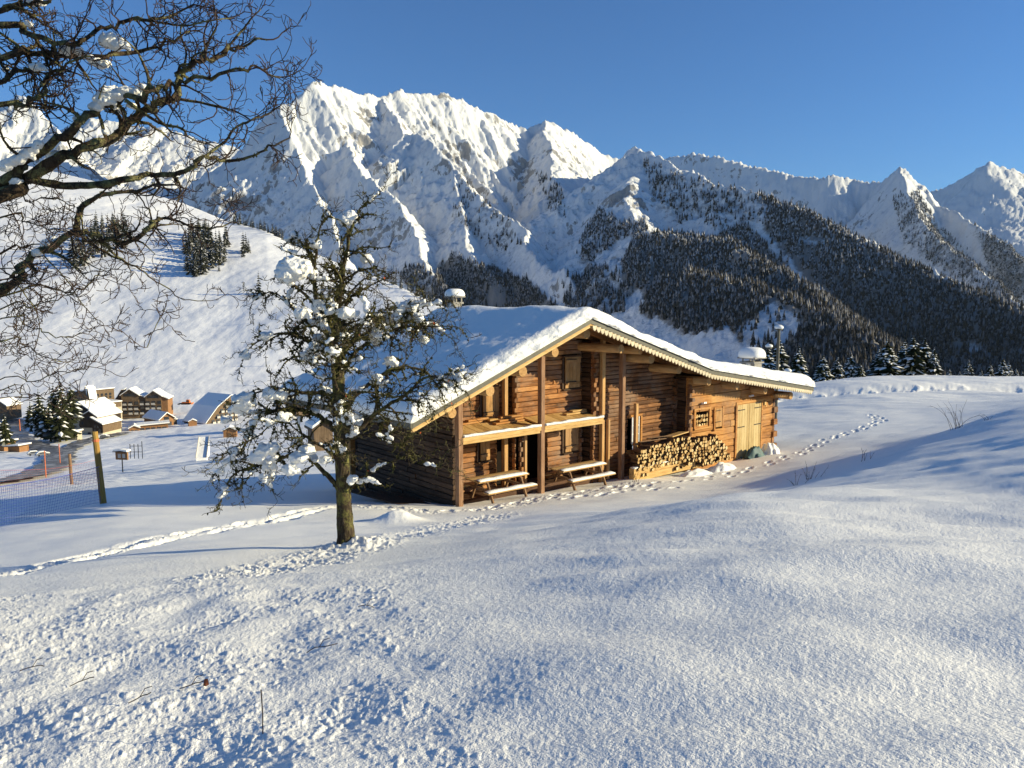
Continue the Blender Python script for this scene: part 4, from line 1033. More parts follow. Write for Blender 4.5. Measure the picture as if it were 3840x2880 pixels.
# ------------------------------------------------------------------ spruces
def needle_mat(name, dark, light, frost, altitude=False):
    m, nt, b = new_mat(name, .9, .05)
    v = coords(nt, 'Object'); n = noise_t(nt, v, 1.3, 4, .7); g = nt.nodes.new('ShaderNodeNewGeometry')
    c = ramp(nt, math_(nt, 'ADD', math_(nt, 'MULTIPLY', n, .7), math_(nt, 'MULTIPLY', g.outputs['Random Per Island'], .3)), [(.3,dark),(.7,light)])
    n2 = noise_t(nt, v, .45, 3, .7)
    f = math_(nt, 'MULTIPLY', math_(nt, 'ADD', math_(nt, 'SUBTRACT', n2, .5), math_(nt, 'MULTIPLY', math_(nt, 'SUBTRACT', g.outputs['Random Per Island'], 1-frost), 1.0)), 3.0, True)
    if altitude:                                   # the frost lies thicker higher up the mountain
        sx = nt.nodes.new('ShaderNodeSeparateXYZ'); nt.links.new(v, sx.inputs[0]); f = math_(nt, 'MULTIPLY', f, math_(nt, 'ADD', math_(nt, 'MULTIPLY', math_(nt, 'ADD', sx.outputs[2], 60), .0030, True), .25, True))
    nt.links.new(mixc(nt, math_(nt, 'MULTIPLY', f, .66), c, (.70,.70,.72)), b.inputs['Base Color']); return m
M['needles'] = needle_mat('spruce_needles', (.010,.013,.007), (.045,.048,.018), .12)
M['needles_far'] = needle_mat('frosted_spruce', (.022,.021,.018), (.082,.066,.048), .50, True)
M['needles_mid'] = needle_mat('dusted_spruce', (.014,.016,.010), (.055,.052,.028), .40)
def spruce_mesh(seed, tiers, nb, snow=.8, wide=.23):
    """crown of unit height: whorls of drooping, ragged boughs with snow lying on them"""
    rng = random.Random(seed); mb = MB(); ph = 0
    for t in range(tiers):
        u = t/(tiers-1); z = .07 + .90*u**.93; rad = wide*(1-u)**.82*(1+.12*math.sin(t*2.1)) + .012
        for k in range(nb if u < .8 else max(4, nb//2)):
            a = 2*math.pi*(k+rng.uniform(-.35,.35))/nb + ph; L = rad*rng.uniform(.68,1.18); dr = rng.uniform(.25,.5)
            ca, sa = math.cos(a), math.sin(a); wd = L*rng.uniform(.22,.36)+.006
            def P(r, s, dz): return (ca*r-sa*s, sa*r+ca*s, z+dz)
            mb.mi = 0
            lift = .025*(1-u)
            mid = P(L*.5, 0, lift-dr*L*.35); tip = P(L, 0, -dr*L*1.05)
            l1 = P(L*.48, wd, -dr*L*.62-.012); r1 = P(L*.48, -wd, -dr*L*.62-.012); l2 = P(L*.8, wd*.62, -dr*L*1.05-.01); r2 = P(L*.8, -wd*.62, -dr*L*1.05-.01)
            c = P(0, 0, lift+.02)
            mb.add([c, mid, tip, l1, r1, l2, r2], [(0,3,1),(0,1,4),(1,3,5),(1,5,2),(1,2,6),(1,6,4)])
            mb.add([P(L*.15,wd*.3,0), P(L*.6,wd*.35,-dr*L*.5), P(L*.55,wd*.2,-dr*L*.5-.06*(1-u)-.012)], [(0,1,2)])
            mb.add([P(L*.25,-wd*.3,0), P(L*.75,-wd*.3,-dr*L*.7), P(L*.65,-wd*.1,-dr*L*.7-.06*(1-u)-.012)], [(0,1,2)])
            if snow and rng.random() < snow:
                mb.mi = 1; e = .007; q = rng.uniform(.5,.8); s0 = rng.uniform(.2,.4)
                mb.add([P(L*s0,wd*.25,lift*.7-dr*L*.2+e), P(L*s0,-wd*.25,lift*.7-dr*L*.2+e), P(L*.55,-wd*q,-dr*L*.50+e), P(L*.97,0,-dr*L*.98+e), P(L*.55,wd*q,-dr*L*.50+e), P(L*.55,0,lift-dr*L*.38+e*2)],
                       [(0,1,5),(1,2,5),(2,3,5),(3,4,5),(4,0,5)])
        ph += .7
    mb.mi = 0; mb.tube([(0,0,.7),(0,0,1.0)], [.010,.001], 4, False)
    return mb
def spruce(name, label, loc, h, proto, group, rz, trunk=True, sx=1.0):
    o = bpy.data.objects.new(name, None) if trunk else None
    if trunk:
        COL.objects.link(o); tag(o, label, 'spruce', group); o.location = loc; o.rotation_euler = (0,0,rz); o.scale = (h*sx, h*sx, h)
        for nm in ('crown', 'trunk'):
            c = bpy.data.objects.new(nm, proto[nm]); COL.objects.link(c); c.parent = o
    else:
        o = bpy.data.objects.new(name, proto['crown']); COL.objects.link(o); tag(o, label, 'spruce', group)
        o.location = loc; o.rotation_euler = (0,0,rz); o.scale = (h*sx, h*sx, h)
    return o
def proto(seed, tiers, nb, mats, wide=.23, snow=.8):
    o = spruce_mesh(seed, tiers, nb, snow, wide).build('crown', mats); me = o.data; bpy.data.objects.remove(o)
    mb = MB(); mb.tube([(0,0,-.12),(0,0,.3),(0,0,.85)], [.022,.017,.004], 6); o = mb.build('trunk', M['bark']); mt = o.data; bpy.data.objects.remove(o)
    return {'crown': me, 'trunk': mt}
NEAR_P = [proto(50+i, 17, 11, [M['needles'], M['clump_snow']], .29, .6) for i in range(4)]
MID_P = [proto(70+i, 10, 7, [M['needles_mid'], M['clump_snow']], .17, 0) for i in range(4)]
VIL_P = [proto(90+i, 13, 9, [M['needles'], M['clump_snow']], .22, .22) for i in range(3)]
def hit(px, py, d0=300, d1=2200, n=1200):
    """where a line of sight first meets the valley / ski-hill surface"""
    tx, tz = ray(px, py); d = np.linspace(d0, d1, n); z = EYE+tz*d; g = h_low(tx*d, d)
    i = np.nonzero(g >= z)[0]
    if len(i) == 0: return None
    k = i[0]; return (tx*d[k], d[k], float(g[k]))
rng_f = random.Random(99)
LABS = {8: 'broad spruce with wide drooping snowy boughs, first of the tall cluster on the plateau edge', 10: 'tallest spruce of the plateau row, dark and narrow-topped in the tall cluster', 1: 'snowy spruce directly behind the steel lamp mast', 14: 'lone pointed spruce standing apart on the plateau edge towards the frame edge'}
# spruces on the edge of the snowy plateau behind the farmhouse
for i,(px, top, d, sx) in enumerate([(2880,1290,96,1.),(2923,1262,98,1.),(2996,1296,95,1.),(3087,1326,92,1.15),(3143,1334,94,1.),(3191,1318,95,1.),(3226,1361,90,1.2),(3300,1300,97,1.1),(3331,1270,95,1.25),(3393,1272,100,1.),(3428,1256,97,1.05),(3470,1266,101,1.),(3505,1300,99,.9),
                                     (3560,1380,104,1.),(3634,1348,100,1.),(3714,1362,103,1.),(3762,1340,99,1.),(3785,1352,104,.9),(3811,1378,101,1.),(3836,1392,98,1.),(3600,1392,110,1.),(3680,1385,112,1.),(3860,1360,105,1.)]):
    x, y, zt = at(px, top, d); zb = ground(x, y)
    big = zt-zb
    spruce('spruce_tree', LABS.get(i, 'smaller snow-laden spruce in the row along the edge of the snowy plateau'), (x, y, zb-.2), big+.2, NEAR_P[i % 4], None if i in LABS else 'spruces along the plateau edge', rng_f.uniform(0,6.28), True, sx*min(1.25, max(.8, 9/big)))
# conifers round the village
for i,(px, top, base, d, lab) in enumerate([(141,1455,1600,335,0),(110,1500,1590,340,0),(222,1416,1585,352,0),(197,1434,1560,352,0),(262,1430,1560,356,0),(180,1490,1632,330,0),(215,1490,1632,325,0),(158,1505,1618,328,0),(130,1520,1600,330,0),(238,1475,1630,332,0),(12,1545,1652,290,1),(-14,1540,1650,292,1)]):
    x, y, zt = at(px, top, d); zb = at(px, base, d)[2]
    spruce('spruce_tree', ('tall dark spruce in the clump beside the black-gabled apartment block', 'dark spruce standing alone by the road at the edge of the frame')[lab], (x, y, zb-1), zt-zb+1, VIL_P[i % 3], ('spruce clump in the village', 'spruces by the road')[lab], rng_f.uniform(0,6.28), True, 1.25)
def grove(poly, count, lab, group, h, pts=None):
    xs = [p[0] for p in poly]; ys = [p[1] for p in poly]; k = 0; tries = 0
    while k < count and tries < count*30:
        tries += 1; px = rng_f.uniform(min(xs), max(xs)); py = rng_f.uniform(min(ys), max(ys))
        if not inside(np.array([px]), np.array([py]), poly)[0]: continue
        p = hit(px, py)
        if p is None: continue
        spruce('spruce_tree', lab, (p[0], p[1], p[2]-.5), h*rng_f.uniform(.6,1.15), MID_P[k % 4], group, rng_f.uniform(0,6.28), False, rng_f.uniform(.9,1.2)); k += 1
grove([(700,905),(722,880),(770,868),(810,890),(856,915),(862,985),(830,1005),(770,1030),(715,1050),(697,1010)], 84, 'snow-dusted spruce in the dense grove halfway up the ski slope', 'spruces in the ski slope grove', 27)
grove([(250,985),(300,920),(380,850),(450,840),(500,890),(495,920),(430,950),(350,985),(290,1010)], 58, 'snow-dusted spruce in the grove behind the overhanging limbs', 'spruces in the higher grove', 25)
grove([(908,930),(935,930),(938,975),(910,975)], 5, 'snow-dusted spruce in the small stand beside the dense grove', 'spruces in the small stand', 25)
grove([(970,1095),(984,1095),(984,1103),(970,1103)], 1, 'lone snow-dusted spruce on the open ski slope behind the fruit tree', None, 22)
grove([(812,1012),(826,1012),(826,1020),(812,1020)], 2, 'small spruce at the foot of the dense grove', 'small spruces at the foot of the grove', 8)
def crest_row(t0, t1, count, lab, group, h):
    for i in range(count):
        t = t0+(t1-t0)*(i+rng_f.uniform(0,1))/count; dc = float(np.interp(t, _hc[:,0], _hc[:,1]))+rng_f.uniform(-12,40); x = t*dc
        spruce('spruce_tree', lab, (x, dc, ground(x, dc)-1.0), h*rng_f.uniform(.6,1.2), MID_P[i % 4], group, rng_f.uniform(0,6.28), False, rng_f.uniform(.9,1.2))
crest_row(ray(862,838)[0], ray(1125,930)[0], 62, 'snow-dusted spruce in the row along the crest of the ski slope', 'spruces along the crest', 19)
crest_row(ray(1420,1050)[0], ray(1640,1130)[0], 34, 'small dark spruce on the lower crest behind the fruit tree', 'spruces on the lower crest', 14)

# the wooded flanks of the far mountains: one mass of several thousand frosted spruces
def far_forest():
    X, D, Z, own = MOUNT
    el = (Z-EYE)/D; cm = np.maximum.accumulate(el, axis=0); vis = (el >= cm-14.0/D)
    lowz = h_low(X, D); vis &= Z > lowz-2
    den = DENS*np.clip(0.85+1.4*fbm(X/130., D/130., 3, 201), .0, 1.4); den[D > 4600] = 0
    area = np.zeros(X.shape); area[:-1,:-1] = (D[1:,:-1]-D[:-1,:-1])*(X[:-1,1:]-X[:-1,:-1])
    w = (den*vis*area).ravel(); tot = w.sum(); n = int(min(46000, tot*.040))
    rs = np.random.default_rng(8); idx = rs.choice(len(w), n, p=w/tot)
    r, c = np.unravel_index(idx, X.shape); r = np.minimum(r, X.shape[0]-2); c = np.minimum(c, X.shape[1]-2)
    a = rs.random(n); b = rs.random(n)
    def bil(A): return (A[r,c]*(1-a)+A[r+1,c]*a)*(1-b)+(A[r,c+1]*(1-a)+A[r+1,c+1]*a)*b
    x, y, z = bil(X), bil(D), bil(Z); h = 20*(.5+.75*rs.random(n))
    V = []; Fc = []; base = 0
    for k in range(3):
        rg = random.Random(300+k); vs = []; fs = []
        for t, (z0, z1, rr) in enumerate([(.02,.5,.19),(.25,.72,.15),(.48,.9,.105),(.68,1.,.06)]):
            m = 6; o = len(vs); vs.append((0,0,z1)); ph = rg.uniform(0,1)
            for j in range(m):
                q = 2*math.pi*(j+ph)/m; rad = rr*rg.uniform(.65,1.2); vs.append((rad*math.cos(q), rad*math.sin(q), z0+rg.uniform(-.05,.06)))
            fs += [(o, o+1+j, o+1+(j+1) % m) for j in range(m)]
        vs = np.array(vs); fs = np.array(fs); sel = np.arange(k, n, 3); ang = rs.random(len(sel))*6.283; ca, sa = np.cos(ang)[:,None], np.sin(ang)[:,None]
        hh = h[sel][:,None]
        P = np.stack([x[sel][:,None]+(vs[:,0]*ca-vs[:,1]*sa)*hh, y[sel][:,None]+(vs[:,0]*sa+vs[:,1]*ca)*hh, z[sel][:,None]-.8+vs[:,2]*hh], -1)
        V.append(P.reshape(-1,3)); Fc.append((fs[None]+ (np.arange(len(sel))*len(vs))[:,None,None]).reshape(-1,3)+base); base += P.shape[0]*P.shape[1]
    V = np.concatenate(V).astype(np.float32); Fc = np.concatenate(Fc).astype(np.int32)
    me = bpy.data.meshes.new('distant_forest'); me.vertices.add(len(V)); me.vertices.foreach_set('co', V.ravel())
    me.loops.add(Fc.size); me.loops.foreach_set('vertex_index', Fc.ravel()); me.polygons.add(len(Fc)); me.polygons.foreach_set('loop_start', np.arange(0, Fc.size, 3, dtype=np.int32)); me.update(calc_edges=True)
    me.materials.append(M['needles_far']); o = bpy.data.objects.new('distant_forest', me); COL.objects.link(o)
    tag(o, 'frosted spruce forest covering the flanks of the far mountains', 'forest', kind='stuff'); print('forest trees', n, tot)
if not os.environ.get('NOGROUND'): far_forest()
# ------------------------------------------------------------------ village on the valley floor
M['v_dark'] = wood('dark_cladding', (.018,.013,.010), (.04,.028,.02), (.075,.052,.036), 'z', .3)
M['v_brown'] = wood('brown_cladding', (.07,.045,.026), (.15,.10,.058), (.24,.165,.10), 'z', .3)
M['v_warm'] = wood('warm_cladding', (.13,.062,.026), (.28,.14,.06), (.40,.22,.10), 'z', .3)
M['v_cream'] = plain('cream_render', (.50,.43,.31), .85)
M['v_grey'] = plain('grey_concrete', (.33,.30,.26), .85)
M['v_glass'] = plain('dark_glass', (.03,.035,.045), .12, .6)
M['v_pale'] = plain('pale_balcony', (.50,.47,.42), .7)  # pale tone for balconies, notices and ramp boards
M['v_roof'] = plain('roof_board', (.10,.065,.04), .8)
M['v_snow'] = snow_mat('village_snow', s1=1.5, d1=.12, s2=8, d2=.03)
def building(name, label, cat, px, py, d, az, blocks, group=None):
    """origin at the front left corner; local x along the front, y backwards, facing az (degrees from straight ahead) away from the viewer"""
    x, y, z = at(px, py, d); a = R(az)
    t = thing(name, label, cat, (x, y, z), -a, group)
    for b in blocks:
        rf = b['roof']; y0, y1 = b.get('y', (0, 10)); zb = b.get('zb', -2)
        rx0, rx1 = rf[0][0], rf[-1][0]
        mb = MB(); mb.prism([(rx0,zb),(rx1,zb)]+[(p,q) for p,q in reversed(rf)], y0, y1); wl = mb.build('wall', b['wall'], t)
        if 'clad' in b:
            zs, cm = b['clad']; mb = MB(); mb.prism([(rx0-.08,zs),(rx1+.08,zs)]+[(p+(.08 if p == rx1 else -.08 if p == rx0 else 0),q) for p,q in reversed(rf)], y0-.08, y1-.3); mb.build('cladding', cm, t)
        ov = b.get('over', .7)
        def ext(dz, o):
            p = [(u,v) for u,v in rf]; s0 = (p[1][1]-p[0][1])/(p[1][0]-p[0][0]); s1 = (p[-1][1]-p[-2][1])/(p[-1][0]-p[-2][0])
            return [(p[0][0]-o, p[0][1]-o*s0+dz)]+[(u,v+dz) for u,v in p[1:-1]]+[(p[-1][0]+o, p[-1][1]+o*s1+dz)]
        mb = MB(); lo, hi = ext(.05, ov), ext(.32, ov)
        for i in range(len(lo)-1): mb.prism([lo[i],lo[i+1],hi[i+1],hi[i]], y0-ov, y1+.4)
        r = mb.build('roof', b.get('roofmat', M['v_roof']), t)
        mb = MB(); lo, hi = ext(.325, ov-.05), ext(.325+b.get('snow', .5), ov-.12)
        for i in range(len(lo)-1): mb.prism([lo[i],lo[i+1],hi[i+1],hi[i]], y0-ov+.05, y1+.3)
        mb.build('snow_blanket', M['v_snow'], r)
        for (u, v, w, h) in b.get('win', []):
            mb = MB(); mb.box(u, y0-.16, v, u+w, y0-.02, v+h); f = mb.build('window', b.get('winmat', M['v_glass']), t)
        for (u, v, w, h) in b.get('rwin', []):
            mb = MB(); mb.box(rx1+.02, u, v, rx1+.16, u+w, v+h); mb.build('window', b.get('winmat', M['v_glass']), t)
        for (u, v, w) in b.get('balc', []):
            mb = MB(); mb.box(u, y0-1.3, v, u+w, y0-1.2, v+1.0); mb.box(u, y0-1.3, v-.15, u+w, y0-.1, v); mb.build('balcony', b.get('balcmat', M['v_pale']), t)
        for (u, v, w) in b.get('rbalc', []):
            mb = MB(); mb.box(rx1+1.2, u, v, rx1+1.3, u+w, v+1.0); mb.box(rx1+.1, u, v-.15, rx1+1.3, u+w, v); mb.build('balcony', b.get('balcmat', M['v_pale']), t)
    return t
# black-gabled residence in three steps
building('apartment_block', 'stepped apartment block with black wooden gables over cream walls and snowy roofs', 'apartment block', 262, 1637, 372, 8, [
  dict(roof=[(0,13.0),(6.0,17.2),(11.5,13.6)], y=(0,19), wall=M['v_cream'], clad=(8.2,M['v_dark']), win=[(2.,10,1.1,1.3),(5.2,12.5,.9,1.6),(8.6,10.2,1.1,1.3),(2.2,4.5,1.8,1.2),(5.6,5.5,1.2,1.2),(8.2,4.2,1.4,1.3),(7.5,1.2,2.2,2.0)], rwin=[(3,10.5,1.2,1.2),(8,10.5,1.2,1.2)]),
  dict(roof=[(9.8,10.2),(15.5,13.6),(19.5,11.0)], y=(-5,13), wall=M['v_cream'], clad=(5.6,M['v_dark']), win=[(11.,7.2,.9,1.3),(14.2,9.6,.7,1.5),(16.4,9.6,.7,1.5),(14,2.2,1.5,1.3),(12,-.2,1.8,1.7)], rwin=[]),
  dict(roof=[(18.2,10.4),(23.5,7.7)], y=(-7,7), wall=M['v_cream'], clad=(3.6,M['v_dark']), win=[(19.3,6,.7,1.4),(20.8,6,.8,1.2),(19.2,4.0,.7,1.3),(21.6,4,1.1,1.3),(18.8,-1.6,1.2,2.2),(20.8,-1.6,1.2,2.2)], rwin=[(-3,5.2,1.0,1.1),(1,5.2,1.0,1.1)]),
 ])
mb_t = [o for o in bpy.data.objects if o.name.startswith('apartment_block')][0]
mb = MB(); mb.box(23.62,-7,3.6,23.8,6.7,7.3); mb.build('side_cladding', M['v_brown'], mb_t)
building('apartment_block', 'long grey apartment block with a wooden top strip and two pointed wooden fins', 'apartment block', 262, 1560, 415, 30, [
  dict(roof=[(-2,13.0),(17,14.8)], y=(0,16), wall=M['v_brown'], over=.4, win=[(i*2.2,10.6,1.2,1.2) for i in range(7)], rwin=[(1+i*2.4,11.5,1.2,1.3) for i in range(6)]+[(1+i*2.4,9.8,1.2,1.3) for i in range(6)]),
  dict(roof=[(17.2,11),(18.8,17.5),(20.4,11)], y=(-1.5,3), wall=M['v_brown'], over=.05, snow=.3), dict(roof=[(20.6,11),(22.0,17.0),(23.4,11)], y=(-2,2), wall=M['v_brown'], over=.05, snow=.3),
  dict(roof=[(22,9),(33,9)], y=(1,10), wall=M['v_cream'], over=.3, clad=(6.5,M['v_brown']), win=[(23.2+i*2.4,7.0,1.2,1.2) for i in range(4)]+[(23.2+i*2.4,4.8,1.2,1.2) for i in range(4)]) ])
wins = []; bal = []
for lv in range(4):
    for i in range(7):
        wins.append((1.0+i*3.1, .6+lv*2.7, 1.9, 1.9)); bal.append((.8+i*3.1, .5+lv*2.7, 2.0)) if (i+lv) % 4 else None
building('apartment_block', 'brown apartment block with twin gables and rows of pale balconies under snow', 'apartment block', 458, 1557, 432, -12, [
  dict(roof=[(0,11.5),(4.6,14.8),(9.2,11.5)], y=(0,13), wall=M['v_brown'], win=wins[:21]+[(1.6,11.0,5.6,1.7)], balc=[b for b in bal if b[1] < 8]),
  dict(roof=[(9.2,11.2),(13.0,10.0)], y=(.8,13), wall=M['v_brown']),
  dict(roof=[(13.0,10.2),(17.4,13.6),(21.6,10.6)], y=(0,13), wall=M['v_brown'], win=[(14.4,9.7,5.4,1.6)], rwin=[(2+i*3,.8+j*2.8,1.5,1.4) for i in range(4) for j in range(3)]),
  dict(roof=[(21.6,10.4),(25,8.8)], y=(.6,13), wall=M['v_warm']) ])
building('apartment_block', 'stair-stepped brown block with slanted balconies beside the twin-gabled block', 'apartment block', 424, 1552, 436, -20, [dict(roof=[(0,6.5),(2.5,9.5),(5.,13.8),(6.4,13.8)], y=(0,9), wall=M['v_brown'], over=.3, snow=.35, balc=[(.4,1.2+2.2*i,4.6) for i in range(4)], balcmat=M['v_warm'])])
w2 = []; b2 = []
for lv in range(4):
    for i in range(6):
        if 3.0+i*2.8 > 1.4+lv*2.9: w2.append((3.0+i*2.8, .5+lv*2.7, 1.8, 1.7)); b2.append((2.9+i*2.8, .35+lv*2.7, 1.9))
building('apartment_block', 'steep-roofed block whose snowy roof sweeps down on one side nearly to the ground', 'apartment block', 776, 1594, 395, -58, [
  dict(roof=[(-.5,1.2),(6.6,8.6),(15.5,14.2),(19.5,13.6)], y=(0,19), wall=M['v_brown'], win=w2, balc=b2, over=.8)])
building('shed', 'small cream shed at the foot of the steep-roofed block', 'shed', 708, 1599, 388, -30, [dict(roof=[(0,2.2),(2,3.2),(4,2.2)], y=(0,3), wall=M['v_warm'], over=.3, snow=.4)])
building('lodge', 'wooden lodge with a long snowy roof and an open timber gable', 'lodge', 600, 1606, 392, -52, [
  dict(roof=[(0,4.6),(3.8,7.6),(7.6,4.9)], y=(0,17), wall=M['v_warm'], win=[(1.2,.3,2,2.6),(4.2,.3,2.2,2.6),(2.4,4.2,2.8,1.6)], over=1.0), dict(roof=[(7.2,4.0),(10,3.2)], y=(1,5), wall=M['v_brown'], over=.5)])
building('restaurant', 'long low wooden restaurant with a snowy roof and glazed terrace front', 'restaurant', 486, 1626, 378, -26, [
  dict(roof=[(0,2.7),(2.2,3.9),(4.6,2.8)], y=(-2,5), wall=M['v_warm'], win=[(.8,.3,1.2,1.6),(2.6,.3,1.2,1.6)], over=.6), dict(roof=[(4.2,3.4),(18,3.9)], y=(.5,9), wall=M['v_warm'], win=[(5+i*2.6,.2,1.9,2.2) for i in range(5)], over=1.0)])
building('hut', 'small brown ski hut with a snowy gable roof alone on the piste', 'hut', 838, 1642, 300, -14, [dict(roof=[(0,2.6),(2.4,4.0),(5.0,2.7)], y=(0,4), wall=M['v_warm'], over=.5, snow=.45, win=[(2.0,0,1.1,1.9)], winmat=M['v_brown'])])
building('kiosk', 'narrow cream kiosk with a thick snow cap by the road', 'kiosk', 262, 1656, 338, 10, [dict(roof=[(0,4.2),(4,4.6)], y=(0,3), wall=M['v_cream'], over=.7, snow=.6)])
building('hut', 'low orange-brown hut with a flat snowy roof beside the road', 'hut', 32, 1709, 290, 20, [dict(roof=[(0,3.6),(6.2,4.2)], y=(0,4), wall=M['v_warm'], over=1.3, snow=.5)])
building('hut', 'low wooden hut with a snowy roof cut off by the frame edge', 'hut', -20, 1698, 300, 20, [dict(roof=[(0,4.2),(5.6,4.6)], y=(0,5), wall=M['v_warm'], over=1.5, snow=.5)])
building('barn', 'dark barn with a bright snowy roof seen through the fruit tree', 'barn', 1112, 1545, 330, -40, [dict(roof=[(0,4.2),(3.6,6.6),(7.2,4.4)], y=(0,12), wall=M['v_brown'], clad=(1.5,M['v_dark']), win=[(1.4,2.2,1.2,1.2),(4.4,2.2,1.2,1.2)], over=1.0)])
building('hut', 'grey board hut with snow on its roof behind the fruit tree trunk', 'hut', 1178, 1668, 92, -30, [dict(roof=[(0,1.9),(1.2,2.7),(2.4,1.9)], y=(0,3), wall=M['v_brown'], over=.3, snow=.35)])
building('lean_to', 'low red-brown lean-to with snowy roof against the far corner of the farmhouse', 'shed', 1316, 1745, 30, -41, [dict(roof=[(0,1.25),(1.3,1.0)], y=(0,1.2), wall=M['plank'], over=.12, snow=.14)])
building('chalet', 'dark chalet at the roadside behind the left spruces', 'chalet', -30, 1560, 420, 10, [dict(roof=[(0,6),(5,9),(10,6)], y=(0,10), wall=M['v_brown'], over=.8)])

# notice hut on a pole
x, y, z = at(461, 1778, 97); t = thing('notice_board', 'roofed wooden notice board on a grey pole beside the piste', 'notice board', (x, y, z), R(-8))
mb = MB(); mb.tube([(0,0,-.5),(0,0,2.0)], .07, 8); mb.build('pole', M['iron'], t); mb = MB(); mb.box(-.85,-.12,1.95,.85,.12,3.0); mb.build('board', M['v_warm'], t)
mb = MB(); mb.prism([(-1.05,3.0),(1.05,3.0),(1.05,3.06),(0,3.2),(-1.05,3.06)], -.45, .45); r = mb.build('roof', M['v_roof'], t); mb = MB(); mb.prism([(-1.02,3.07),(0,3.21),(1.02,3.07),(.98,3.3),(0,3.42),(-.98,3.3)], -.42, .42); mb.build('snow_cap', M['v_snow'], r)
for u in (-.5, .15):
    mb = MB(); mb.box(u,-.14,2.2,u+.4,-.121,2.75); mb.build('notice', M['v_pale'], t)
# bike-rack-like frame beside it
x, y, z = at(512, 1712, 110); t = thing('metal_stand', 'grey metal frame stand next to the notice board', 'stand', (x, y, z), 0)
for u in (-.9, -.3, .3, .9):
    mb = MB(); mb.tube([(u,0,-.3),(u,0,1.9+.4*(u > .5))], .05, 6); mb.build('upright', M['iron'], t)
mb = MB(); mb.tube([(-.9,0,.7),(.9,0,.7)], .04, 6); mb.tube([(-.9,0,1.6),(.9,0,1.6)], .04, 6); mb.build('rail', M['iron'], t)
# snow ramp on the piste
x, y, z = at(735, 1728, 115); t = thing('ski_jump_ramp', 'snow-covered wedge ramp casting a blue shadow on the piste', 'ramp', (x, y, z), R(18))
mb = MB(); mb.add([(0,0,-.4),(1.5,0,-.4),(1.5,7,-.4),(0,7,-.4),(0,.2,.35),(1.5,.2,.35),(1.5,7,2.6),(0,7,2.6)], [(0,3,2,1),(4,5,6,7),(0,1,5,4),(1,2,6,5),(2,3,7,6),(3,0,4,7)]); mb.build('ramp_body', M['v_snow'], t)
mb = MB(); mb.beam((-.05,.2,.45),(-.05,7,2.7),.1,.25); mb.beam((1.55,.2,.45),(1.55,7,2.7),.1,.25); mb.build('side_board', M['v_pale'], t)
# ski tow pylons up the slope
for (px, py, hgt) in ((913,1092,9.5),(926,1147,8),(950,1215,9),(998,1376,8),(1016,1450,8)):
    p = hit(px, py)
    if p is None: continue
    t = thing('tow_pylon', 'thin grey ski-tow pylon in the line climbing the open slope', 'pylon', p, R(12), 'ski-tow pylons')
    mb = MB(); mb.tube([(0,0,-1),(0,0,hgt)], .30, 6); mb.build('mast', M['iron'], t); mb = MB(); mb.beam((-1.6,0,hgt-1.2),(1.6,0,hgt-1.2),.4,.4); mb.build('crossarm', M['iron'], t)
# orange snow groomer
x, y, z = at(700, 1516, 448); t = thing('snow_groomer', 'orange snow groomer parked at the foot of the slope', 'snow groomer', (x, y, z), R(6))
M['orange'] = plain('orange_paint', (.62,.17,.03), .45)
mb = MB(); mb.box(-2.6,-1.2,.6,2.0,1.2,1.4); mb.prism([(-.2,1.4),(2.0,1.4),(1.7,2.7),(.2,2.8)], -1, 1); mb.build('cab', M['orange'], t)
mb = MB(); mb.prism([(.2,1.6),(1.8,1.6),(1.6,2.5),(.35,2.5)], -1.05, -1.01); mb.build('window', M['v_glass'], t)
for s in (-1, 1):
    mb = MB(); mb.prism([(-2.6,0),(2.2,0),(2.7,.45),(2.2,.9),(-2.6,.9),(-3,.45)], s*1.3-.4, s*1.3+.4); mb.build('track', M['iron'], t)
mb = MB(); mb.add([(3.0,-2.4,0),(3.0,2.4,0),(3.4,2.4,1.1),(3.4,-2.4,1.1),(3.15,-2.4,0),(3.15,2.4,0),(3.55,2.4,1.1),(3.55,-2.4,1.1)], [(0,3,2,1),(4,5,6,7),(0,1,5,4),(1,2,6,5),(2,3,7,6),(3,0,4,7)]); mb.build('blade', M['orange'], t)
mb = MB(); mb.box(-4.6,-2.2,.1,-3.4,2.2,.6); mb.build('tiller', M['iron'], t)
# lift station at the frame edge
x, y, z = at(38, 1532, 440); t = thing('lift_station', 'dark steel ski-lift station with an overhead beam at the foot of the slope', 'lift station', (x, y, z), R(10))
mb = MB(); mb.beam((-7,0,6.2),(5.5,0,6.8),.9,.9); mb.build('beam', M['v_brown'], t)
for u in (-5.5, -3.8, -1.5, 2.5):
    mb = MB(); mb.tube([(u,0,-1),(u,0,6.4)], .25, 6); mb.build('column', M['iron'], t)
mb = MB(); mb.tube([(3.2,-.1,1.8),(3.2,.3,1.8)], 1.7, 16); mb.build('bullwheel', M['v_brown'], t)
mb = MB(); mb.beam((-4,0,7),(-4,0,9),.2,.2); mb.beam((-1,0,7),(-1,0,9),.2,.2); mb.beam((-4,0,9),(-1,0,9),.2,.2); mb.build('gantry', M['iron'], t)
